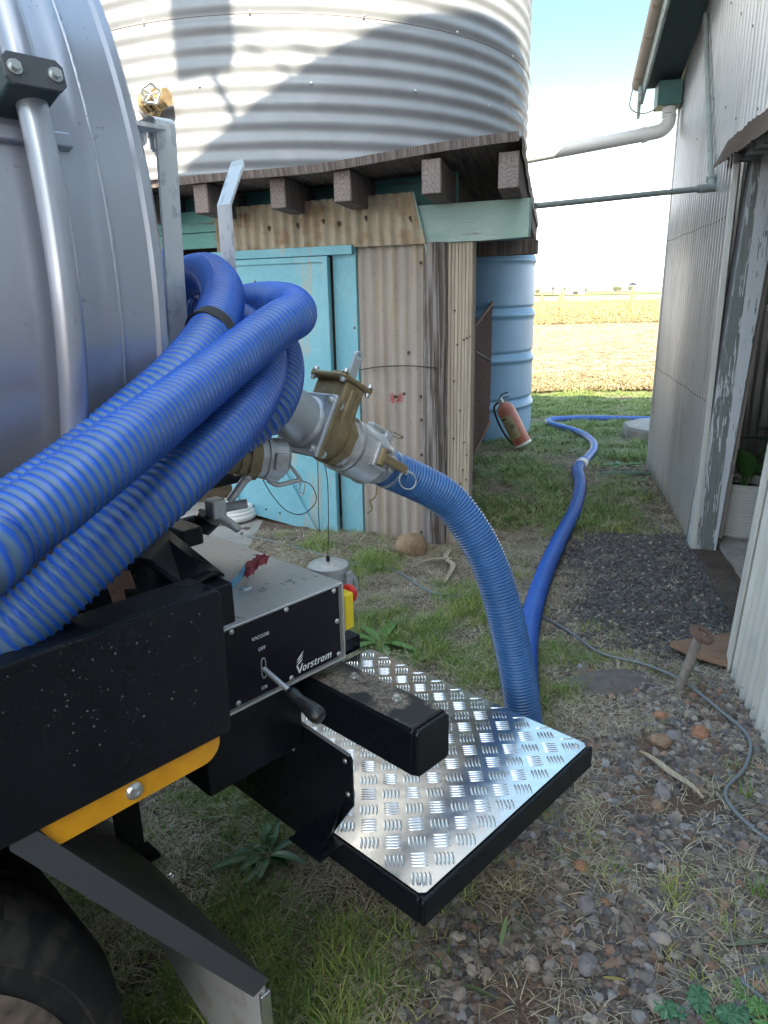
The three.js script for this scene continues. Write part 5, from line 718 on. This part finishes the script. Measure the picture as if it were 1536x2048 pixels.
function bark(label, pts, w) { const t = thing('bark_strip', label, 'bark', W, [pts[0][0], 0, pts[0][2]], 'curled strips of bark on the ground'); const c = new THREE.CatmullRomCurve3(pts.map(V)); part('strip', surf(4, 24, (u, v) => { const p = c.getPointAt(v), q = c.getTangentAt(v), s = new THREE.Vector3(-q.z, 0, q.x).normalize().multiplyScalar((u - 0.5) * w * (0.35 + 0.65 * Math.sin(Math.PI * v))); return [p.x + s.x, p.y + 0.006 * Math.pow(2 * u - 1, 2) + 0.004 * Math.sin(v * 9), p.z + s.z, u * w, v * 0.3]; }), barkMat, t); return t; }
bark('straight tan bark strip lying on the pebbles right of the step', [[0.885, 0.035, -2.17], [0.94, 0.042, -2.06], [0.985, 0.036, -1.98], [1.005, 0.03, -1.925]], 0.028);
bark('pale twisted bark strip on bare dirt in front of the post', [[0.43, 0.03, -4.32], [0.37, 0.05, -4.1], [0.4, 0.06, -3.95], [0.34, 0.02, -3.78]], 0.035);
bark('thin pale bark curl by the grass left of the arching hose', [[0.2, 0.03, -4.05], [0.32, 0.05, -4.1], [0.45, 0.04, -4.08]], 0.02);
// concrete slab left of the hut door
structure('concrete_path', join(box(-4.5, -0.9, -0.06, 0.012, -5.6, -3.9, 0.004)), M.concrete, false);
// ---------- far things ----------
{
  const far = (name, label, cat, x, z, w, h, d, roof, wall) => { const t = thing(name, label, cat, W, [x, 0, z]); part('wall', box(x - w / 2, x + w / 2, 0, h, z - d / 2, z + d / 2, 0), std({ color: lin(...wall), roughness: 0.8 }), t); part('roof', slab([[x - w / 2 - 0.3, h + 0.02, z + d / 2 + 0.3], [x + w / 2 + 0.3, h + 0.02, z + d / 2 + 0.3], [x + w / 2 + 0.3, h * 1.45, z], [x - w / 2 - 0.3, h * 1.45, z]], [0, 0.15, 0]).concat(slab([[x - w / 2 - 0.3, h + 0.02, z - d / 2 - 0.3], [x + w / 2 + 0.3, h + 0.02, z - d / 2 - 0.3], [x + w / 2 + 0.3, h * 1.45, z], [x - w / 2 - 0.3, h * 1.45, z]], [0, 0.15, 0])), std({ color: lin(...roof), roughness: 0.6 }), t); part('door', box(x - w * 0.15, x + w * 0.15, 0, h * 0.7, z + d / 2, z + d / 2 + 0.06, 0), M.dark, t); };
  far('farm_building', 'long white farm shed on the horizon at the right, near the shed wall', 'building', 306, -800, 70, 6.5, 30, [0.75, 0.76, 0.78], [0.8, 0.8, 0.8]);
  far('farm_building', 'small pale-roofed farm building in the middle of the horizon', 'building', 130, -520, 18, 3.2, 10, [0.62, 0.6, 0.58], [0.6, 0.55, 0.48]);
  far('farm_building', 'pale hut with a sloping roof left of the middle of the paddock edge', 'building', 78, -300, 7, 2.2, 5, [0.6, 0.57, 0.5], [0.65, 0.58, 0.45]);
  const dry = std({ color: lin(0.45, 0.3, 0.12), roughness: 1, side: THREE.DoubleSide }), r = rng(77);
  const shrub = (label, x, z, h, w) => { const t = thing('dry_shrub', label, 'shrub', W, [x, 0, z]); part('stem', [0, 1, 2].map((i) => cyl([x + (i - 1) * w * 0.2, 0, z], [x + (i - 1) * w * 0.35, h * (0.8 + 0.1 * i), z], 0.03, 0.01, 6)), M.darkWood, t); const L = []; for (let i = 0; i < 420; i++) { const y = h * Math.pow(r(), 0.8), q = (1 - y / h) * w * 0.5 + 0.05, a = r() * 6.28, px = x + Math.cos(a) * q * r(), pz = z + Math.sin(a) * q * r(), s = 0.06 + 0.09 * r(); L.push(poly3([[px - s * 0.3, y, pz], [px + s * 0.3, y + s * 0.2, pz + s * 0.2], [px + s * 0.1, y + s * 2.2, pz]])); } part('crown', L, dry, t); };
  shrub('tall tuft of dry golden stalks near the blue tank on the paddock edge', 11.2, -46, 1.75, 0.55); shrub('lower dry golden stalks just left of the tall tuft', 10.1, -46.5, 1.15, 0.4); shrub('single dry spike of stalks in the middle of the paddock edge', 14.4, -42.5, 1.5, 0.4);
  const green = std({ color: lin(0.09, 0.1, 0.04), roughness: 1, side: THREE.DoubleSide });
  const tree = (label, x, z, h) => { const t = thing('far_tree', label, 'tree', W, [x, 0, z], 'small trees along the horizon'); part('trunk', cyl([x, 0, z], [x, h * 0.5, z], h * 0.03, h * 0.02, 6), M.darkWood, t); const L = []; for (let i = 0; i < 160; i++) { const a = r() * 6.28, b = r() * 2 - 1, q = Math.pow(r(), 0.5) * h * 0.55, y = h * 0.62 + b * h * 0.35, px = x + Math.cos(a) * q * Math.sqrt(1 - b * b), pz = z + Math.sin(a) * q * Math.sqrt(1 - b * b), s = h * 0.09; L.push(poly3([[px - s, y, pz], [px + s, y + s * 0.4, pz + s], [px, y + s * 1.6, pz - s * 0.4]])); } part('crown', L, green, t); };
  tree('small dark tree on the horizon behind the middle farm building', 148, -540, 3.4); tree('rounded tree left of the middle farm building on the horizon', 112, -530, 3); tree('rounded tree beside the single dry spike on the horizon', 158, -500, 3.6); tree('low tree at the right of the horizon beside the long white shed', 262, -780, 5); tree('low tree between the dry spike and the long white shed', 205, -640, 4);
}
// large barn behind the camera: its gable throws the shade
{
  const t = thing('barn', 'tall corrugated hay barn behind the camera whose gable shades the yard', 'barn', W, [2, 0, 5]);
  const gable = (pts, z0, z1) => extrude(pts, z1 - z0, 0).translate(0, 0, z0);
  part('gable_wall', gable([[-0.6, 0], [4.2, 0], [4.2, 9.52], [2.96, 10.33], [-0.6, 7.98]], 5.02, 5.2), M.shedSheet, t);
  part('side_wall', box(-0.6, -0.5, 0, 7.98, 5.25, 9, 0), M.shedSheet, t); part('side_wall', box(4.1, 4.2, 0, 9.5, 5.25, 9, 0), M.shedSheet, t);
  part('roof', [slab([[-0.75, 7.93, 5], [2.96, 10.38, 5], [2.96, 10.38, 9.2], [-0.75, 7.93, 9.2]], [0, -0.05, 0]), slab([[2.96, 10.38, 5], [4.35, 9.47, 5], [4.35, 9.47, 9.2], [2.96, 10.38, 9.2]], [0, -0.05, 0])], M.shedSheet, t);
  part('roof_box', box(0.57, 0.9, 9.31, 10.3, 4.95, 5.1, 0.004), M.greyPaint, t); part('bent_pole', tube([[0.77, 9.33, 5.03], [0.785, 9.24, 5.03], [0.84, 9.13, 5.03], [0.95, 8.95, 5.1]], 0.022, 16, 10), M.greyPaint, t);
  part('stay', cyl([0.9, 9.47, 5.02], [1.55, 9.35, 5.05], 0.012), M.greyPaint, t); part('stay', cyl([0.9, 9.43, 5.02], [1.35, 9.2, 5.05], 0.012), M.greyPaint, t);
}
// ---------- ground cover ----------
const R50 = rng(9001);
function tuftGeo(n, len, spread, lean, w, seed, flat = 0) {
  const r = rng(seed), gs = [];
  for (let i = 0; i < n; i++) {
    const a = r() * 6.283, l = len * (0.5 + 0.7 * r()), dx = Math.cos(a), dz = Math.sin(a), ox = (r() - 0.5) * spread, oz = (r() - 0.5) * spread, b = lean * (0.4 + 0.9 * r()), tw = (r() - 0.5) * 1.6;
    gs.push(surf(1, 4, (u, v) => { const ww = w * (1 - 0.85 * v) * (u - 0.5), h = flat ? 0.006 + l * flat * Math.sin(v * 3.0) * 0.5 : l * (v - 0.35 * b * v * v), q = l * b * v * v * (flat ? 1.2 : 0.9) + (flat ? l * 0.4 * v : 0), c = tw * v * v * l * 0.6; return [ox + dx * q - dz * (ww + c), h, oz + dz * q + dx * (ww + c)]; }));
  }
  return join(gs);
}
const bladeMat = std({ roughness: 0.6, side: THREE.DoubleSide });
const strawMat = std({ roughness: 0.85, side: THREE.DoubleSide });
const blocked = (x, z) => { const [hx, hz] = hutL(x, z), [sx, sz] = shedL(x, z); return (hx < 0.08 + 0.236 * hz && hx > -4.1 && hz < 0.03 && hz > -1.9) || (sz > -0.02 && sx < 2.35) || (x < -0.88 && z < -3.85 && z > -5.6); };
const inView = (x, z) => z < -0.85 && Math.abs(x) < -z * 0.62 + 0.75;
{
  const near = [], far = [], straw = [], strawFar = [];
  for (let i = 0; i < 70000; i++) {
    const z = -0.9 - 3.9 * R50(), x = -1.7 + 4.4 * R50(); if (!inView(x, z) || blocked(x, z)) continue; const k = cover(x, z), q = R50();
    if (q < k.gr * 0.62) { const s = 0.55 + 0.8 * R50(), d = R50(), c = mix3([0.11, 0.22, 0.035], [0.4, 0.4, 0.12], d * d); near.push({ p: [x, gh(x, z) - 0.004, z], r: [0, R50() * 6.28, 0], s: [s, s * (0.35 + 0.9 * sstep(0.0, 0.5, k.w + k.w2 + 0.2) * R50() + 0.25 * R50()), s], c }); }
    else if (q > 0.5 && q < 0.5 + 0.47 * (1 - k.dark * 0.96) * (1 - k.peb * (k.w2 > 0.06 ? 0.35 : 0.8)) * sstep(-0.35, 0.15, k.w2 + 0.12)) { const s = 0.6 + 0.8 * R50(), c = mix3([0.2, 0.155, 0.105], [0.62, 0.54, 0.39], R50()); straw.push({ p: [x, gh(x, z), z], r: [(R50() - 0.5) * 0.3, R50() * 6.28, (R50() - 0.5) * 0.3], s: [s, s, s], c }); }
  }
  for (let i = 0; i < 64000; i++) {
    const z = -4.2 - 8.8 * Math.pow(R50(), 0.85), x = -0.2 + (4.9 + 0.2) * R50(); if (!inView(x, z) || blocked(x, z)) continue; const k = cover(x, z), q = R50(), fade = sstep(-13, -11.6, z);
    if (q < k.gr * 0.8) { const s = 0.8 + 0.9 * R50(), d = R50(), c = mix3([0.13, 0.23, 0.055], [0.38, 0.39, 0.15], d * d); if (fade < R50() * 0.6) { c[0] = 0.34; c[1] = 0.27; c[2] = 0.1; } far.push({ p: [x, gh(x, z) - 0.006, z], r: [0, R50() * 6.28, 0], s: [s, s * (0.4 + 0.75 * R50() * sstep(-0.2, 0.3, k.w2 + k.w)), s], c }); }
    else if (q > 0.8 && k.dark < 0.4) { const s = 0.8 + 0.9 * R50(), c = mix3([0.2, 0.155, 0.1], [0.55, 0.48, 0.33], R50()); strawFar.push({ p: [x, gh(x, z), z], r: [0, R50() * 6.28, 0], s: [s, s, s], c }); }
  }
  stuff('grass', 'short green grass growing in patches around the truck and step', 'grass', tuftGeo(10, 0.062, 0.045, 0.8, 0.0042, 601), bladeMat, near);
  stuff('grass', 'green lawn-like grass between the hut corner and the shed', 'grass', tuftGeo(9, 0.075, 0.07, 0.8, 0.0065, 602), bladeMat, far);
  stuff('dry_straw', 'dry matted straw over the dirt near the truck', 'straw', tuftGeo(10, 0.042, 0.07, 0.9, 0.0028, 603, 0.35), strawMat, straw);
  stuff('dry_straw', 'dry straw wisps scattered in the lawn grass further off', 'straw', tuftGeo(6, 0.1, 0.08, 0.9, 0.004, 604, 0.25), strawMat, strawFar);
}
{ // pebbles: crushed, angular
  const peb = (seed, sq) => { const q = rng(seed), V0 = {}, g = new THREE.IcosahedronGeometry(1, 1), p = g.attributes.position; for (let i = 0; i < p.count; i++) { const k = [p.getX(i), p.getY(i), p.getZ(i)].map((v) => Math.round(v * 50)).join(); const f = V0[k] ??= 0.72 + 0.5 * q(); p.setXYZ(i, p.getX(i) * f, p.getY(i) * f * sq, p.getZ(i) * f * 0.85); } g.computeVertexNormals(); return g; };
  const pal = [[0.25, 0.205, 0.18], [0.19, 0.17, 0.165], [0.3, 0.25, 0.215], [0.29, 0.18, 0.13], [0.21, 0.195, 0.2], [0.36, 0.305, 0.265], [0.14, 0.11, 0.1], [0.24, 0.17, 0.14], [0.3, 0.285, 0.285], [0.2, 0.155, 0.13], [0.16, 0.145, 0.145], [0.22, 0.18, 0.155]];
  const A = [], B = [], D = [];
  for (let i = 0; i < 140000; i++) {
    const z = -0.9 - 3.0 * R50(), x = 0.0 + 2.1 * R50(); if (!inView(x, z) || blocked(x, z)) continue; const k = cover(x, z), q = R50(); const pt = fbm(x * 3.1 + 11, z * 3.1 + 17, 3, 733); if (q > k.peb * sstep(0.25, 0.48, pt + 0.08) + 0.03 * (1 - k.dark)) continue;
    const big = Math.pow(R50(), 5), s = 0.0025 + 0.005 * R50() + 0.014 * big, c0 = pal[Math.floor(R50() * pal.length)], m = 0.5 + 0.85 * R50(), c = c0.map((v) => v * m);
    (i & 1 ? A : B).push({ p: [x, gh(x, z) + s * 0.22, z], r: [R50() * 0.8, R50() * 6.28, R50() * 0.8], s: [s * (0.8 + 0.5 * R50()), s * (0.7 + 0.5 * R50()), s], c });
  }
  for (let i = 0; i < 42000; i++) {
    const z = -2.6 - 2.4 * R50(), x = 0.35 + 2.2 * R50(); if (blocked(x, z)) continue; const k = cover(x, z); if (R50() > k.dark * 0.75 + 0.06) continue;
    const s = 0.004 + 0.007 * R50() + 0.006 * Math.pow(R50(), 6), m = 0.6 + 0.9 * R50(), t = R50(), c = t > 0.95 ? [0.36, 0.31, 0.26] : t > 0.85 ? [0.2, 0.155, 0.13] : [0.1 * m, 0.095 * m, 0.097 * m];
    D.push({ p: [x, gh(x, z) + s * 0.2, z], r: [R50(), R50() * 6.28, R50()], s: [s * 1.1, s * 0.8, s], c });
  }
  const pm = std({ roughness: 0.9, bumpMap: bumpFine, bumpScale: 0.001 });
  stuff('pebbles', 'angular mixed brown, grey and orange pebbles at the lower right', 'pebbles', peb(611, 0.65), pm, A);
  stuff('pebbles', 'rounder mixed pebbles strewn among the angular ones at the lower right', 'pebbles', peb(612, 0.8), pm, B);
  stuff('dark_gravel', 'fine dark crushed gravel in front of the shed doorway', 'gravel', peb(613, 0.7), pm, D);
}
const oS = stoneMat([0.28, 0.13, 0.075], [0.4, 0.21, 0.13], 621), gS = stoneMat([0.17, 0.15, 0.155], [0.3, 0.27, 0.27], 622), pS = stoneMat([0.3, 0.24, 0.22], [0.46, 0.39, 0.35], 623), bS = stoneMat([0.22, 0.13, 0.085], [0.36, 0.25, 0.17], 624);
for (const [lab, x, z, s, m] of [
  ['orange stone among pebbles right below the step corner', 0.545, -1.665, 0.024, oS], ['large grey stone next to the small orange ones below the step', 0.525, -1.535, 0.031, gS], ['small orange stone beside the large grey one', 0.58, -1.545, 0.016, oS],
  ['large purple-grey stone low among the pebbles, between step and bottom edge', 0.478, -1.36, 0.03, gS], ['pale pinkish stone close to the leafy weed at the bottom', 0.61, -1.252, 0.026, pS], ['dark grey stone touching the pale pinkish one by the weed', 0.64, -1.235, 0.025, gS],
  ['brown squarish stone in the pebbles left of the cable bend', 1.0, -2.27, 0.04, bS], ['speckled grey stone beside the brown squarish one', 1.06, -2.3, 0.034, gS], ['orange-brown stone between the grey cable and the shed door', 1.17, -2.32, 0.04, oS], ['flat reddish stone just right of the steel peg foot line', 1.06, -2.43, 0.03, oS],
  ['grey stone under the tan bark strip', 0.9, -1.98, 0.03, gS], ['olive-brown stone left of the tan bark strip', 0.86, -1.92, 0.024, bS], ['reddish stone above the tan bark strip', 0.93, -2.06, 0.02, oS], ['brown stone at the far right, near the bent wire', 0.79, -1.6, 0.026, bS],
  ['big pale stone at the right, above the bent wire', 0.68, -1.42, 0.028, pS]]) stone('stone', lab, [x, gh(x, z) + s * 0.2, z], [s * 1.05, s * 0.7, s * 0.85], m, 630 + Math.round(x * 997) % 300, x * 9);
// leafy weeds
function weed(label, x, z, n, len, wid, col, seed, tilt = 0.5) {
  const t = thing('weed', label, 'weed', W, [x, 0, z]), r = rng(seed), g = leafMat(...col);
  for (let i = 0; i < n; i++) { const a = i * 2.4 + r(), up = tilt * (0.4 + 1.2 * r()), l = len * (0.6 + 0.5 * r()); part('leaf', leafGeo([x + Math.cos(a) * 0.01, 0.01, z + Math.sin(a) * 0.01], [Math.cos(a), up, Math.sin(a)], [0, 1, 0.001], l, wid * (0.7 + 0.5 * r()), 0.35 + 0.2 * r()), g, t); }
  return t;
}
weed('dark green dock plant in the grass under the step', -0.37, -1.74, 15, 0.14, 0.032, [0.035, 0.1, 0.022], 701, 0.7);
weed('bright green plantain weed beside the yellow stop box', -0.03, -3.08, 9, 0.22, 0.05, [0.1, 0.2, 0.045], 702, 0.35);
weed('low broad-leaved weed by the hose coupling in the lawn', 2.25, -6.55, 8, 0.16, 0.07, [0.09, 0.2, 0.04], 703, 0.4);
weed('small round-leaved weed close to the green garden hose', 2.2, -5.95, 7, 0.12, 0.06, [0.09, 0.19, 0.04], 704, 0.4);
function lobed(c, dir, len, wid, tilt, g) {              // leaf with rounded lobes
  const d = V(dir).normalize(), s = new THREE.Vector3(-d.z, 0, d.x), P = []; for (let i = 0; i <= 44; i++) { const v = i / 44 * Math.PI * 2, q = 1 + 0.16 * Math.cos(v * 9) + 0.06 * Math.sin(v * 17); P.push([Math.cos(v) * q, Math.sin(v) * q]); }
  const pos = [], C = V(c).addScaledVector(d, len * 0.5); const pt = ([a, b]) => { const p = C.clone().addScaledVector(d, a * len * 0.5).addScaledVector(s, b * wid * 0.5); p.y += a * tilt * len * 0.5 - 0.25 * b * b * wid * 0.4 - 0.2 * a * a * len * 0.3 + 0.006 * Math.sin(a * 7 + b * 9); return p; };
  for (let i = 0; i < 44; i++) { const a = pt(P[i]), b = pt(P[i + 1]), m1 = pt(P[i].map((v) => v * 0.55)), m2 = pt(P[i + 1].map((v) => v * 0.55)), o = pt([0, 0]); pos.push(a, b, m1, b, m2, m1, m1, m2, o); }
  const G = new THREE.BufferGeometry(); G.setAttribute('position', new THREE.Float32BufferAttribute(pos.flatMap((p) => p.toArray()), 3)); G.computeVertexNormals(); return G;
}
for (const [lab, x, z, n, len, seed, col] of [['blue-green lobed weed at the bottom edge, the larger of two', 0.69, -1.185, 11, 0.062, 711, [0.1, 0.23, 0.13]], ['yellow-green lobed weed right of the larger blue-green one', 0.79, -1.185, 8, 0.055, 712, [0.15, 0.3, 0.1]]]) {
  const t = thing('weed', lab, 'weed', W, [x, 0, z]), r = rng(seed), g = leafMat(...col);
  for (let i = 0; i < n; i++) { const a = i * 2.4 + r(), ri = 0.008 + 0.05 * Math.sqrt(i / n), y = 0.02 + 0.03 * r(); part('leaf', [lobed([x + Math.cos(a) * ri, y, z + Math.sin(a) * ri], [Math.cos(a), 0, Math.sin(a)], len * (0.75 + 0.5 * r()), len * 0.85, 0.2 * r(), g), cyl([x, 0.005, z], [x + Math.cos(a) * (ri + len * 0.4), y + 0.001, z + Math.sin(a) * (ri + len * 0.4)], 0.0013, 0.001, 5)], g, t); }
}
// stray leaves on the pebbles
for (const [lab, x, z, dir, len, w, col] of [['narrow olive leaf lying on pebbles near the bottom edge', 0.16, -1.3, [0.9, 0, 0.4], 0.09, 0.014, [0.08, 0.1, 0.04]], ['pale green upright blade of a leaf among the grey pebbles', 0.27, -1.4, [0.35, 0.2, -0.9], 0.09, 0.013, [0.22, 0.3, 0.14]], ['yellowish short leaf on the pebbles', 0.5, -1.31, [1, 0, 0.15], 0.055, 0.01, [0.3, 0.24, 0.06]], ['long grey-green leaf lying across the pebbles at the right', 0.83, -1.39, [1, 0.02, -0.1], 0.14, 0.014, [0.16, 0.18, 0.12]]]) { const t = thing('fallen_leaf', lab, 'leaf', W, [x, 0, z]); part('leaf', leafGeo([x, 0.028, z], dir, [0, 1, 0.001], len, w, 0.05), leafMat(...col), t); }
// stubble, clods and tall dry grass of the paddock
{
  const S = [], C = [], G = [];
  for (let i = 0; i < 26000; i++) { const z = -11.7 - 23 * Math.pow(R50(), 1.5), x = (R50() - 0.06) * -z * 0.62; const s = 0.6 + 0.9 * R50(), edge = sstep(-15, -11.9, z); if (R50() > 0.3 + 0.7 * edge) continue; S.push({ p: [x, 0.05, z], r: [0, R50() * 6.28, 0], s: [s * 1.4, s * (0.9 + edge), s * 1.4], c: mix3([0.22, 0.14, 0.065], R50() < 0.2 * edge ? [0.2, 0.26, 0.07] : [0.55, 0.46, 0.27], R50()) }); }
  for (let i = 0; i < 9000; i++) { const z = -13.5 - 26 * Math.pow(R50(), 1.4), x = (R50() - 0.06) * -z * 0.62, s = 0.012 + 0.03 * Math.pow(R50(), 3); C.push({ p: [x, 0.055, z], r: [R50(), R50() * 6, R50()], s: [s * 1.3, s * 0.8, s], c: mix3([0.17, 0.1, 0.06], [0.36, 0.26, 0.16], R50()) }); }
  for (let i = 0; i < 30000; i++) { const z = -36 - 74 * Math.pow(R50(), 1.3), x = (R50() - 0.06) * -z * 0.62, s = 0.8 + 0.8 * R50(); G.push({ p: [x, 0.1, z], r: [0, R50() * 6.28, 0], s: [s * 1.6, s * (0.35 + 0.6 * fbm(x * 0.3, z * 0.2, 3, 720)) * (0.4 + 0.6 * sstep(-36, -46, z)), s * 1.6], c: mix3([0.3, 0.22, 0.1], [0.5, 0.4, 0.2], R50()) }); }
  stuff('stubble', 'dry golden stubble over the sunlit ploughed paddock', 'stubble', tuftGeo(7, 0.12, 0.12, 0.8, 0.012, 721, 0.35), strawMat, S);
  stuff('clods', 'reddish brown soil clods in the ploughed paddock', 'clods', rock([0, 0, 0], [1, 0.7, 1], 722, 0, 1), std({ roughness: 1 }), C);
  stuff('tall_dry_grass', 'tall dry golden grass beyond the ploughed soil', 'dry grass', tuftGeo(8, 0.2, 0.7, 0.7, 0.04, 723), strawMat, G);
}
renderer.render(scene, camera);
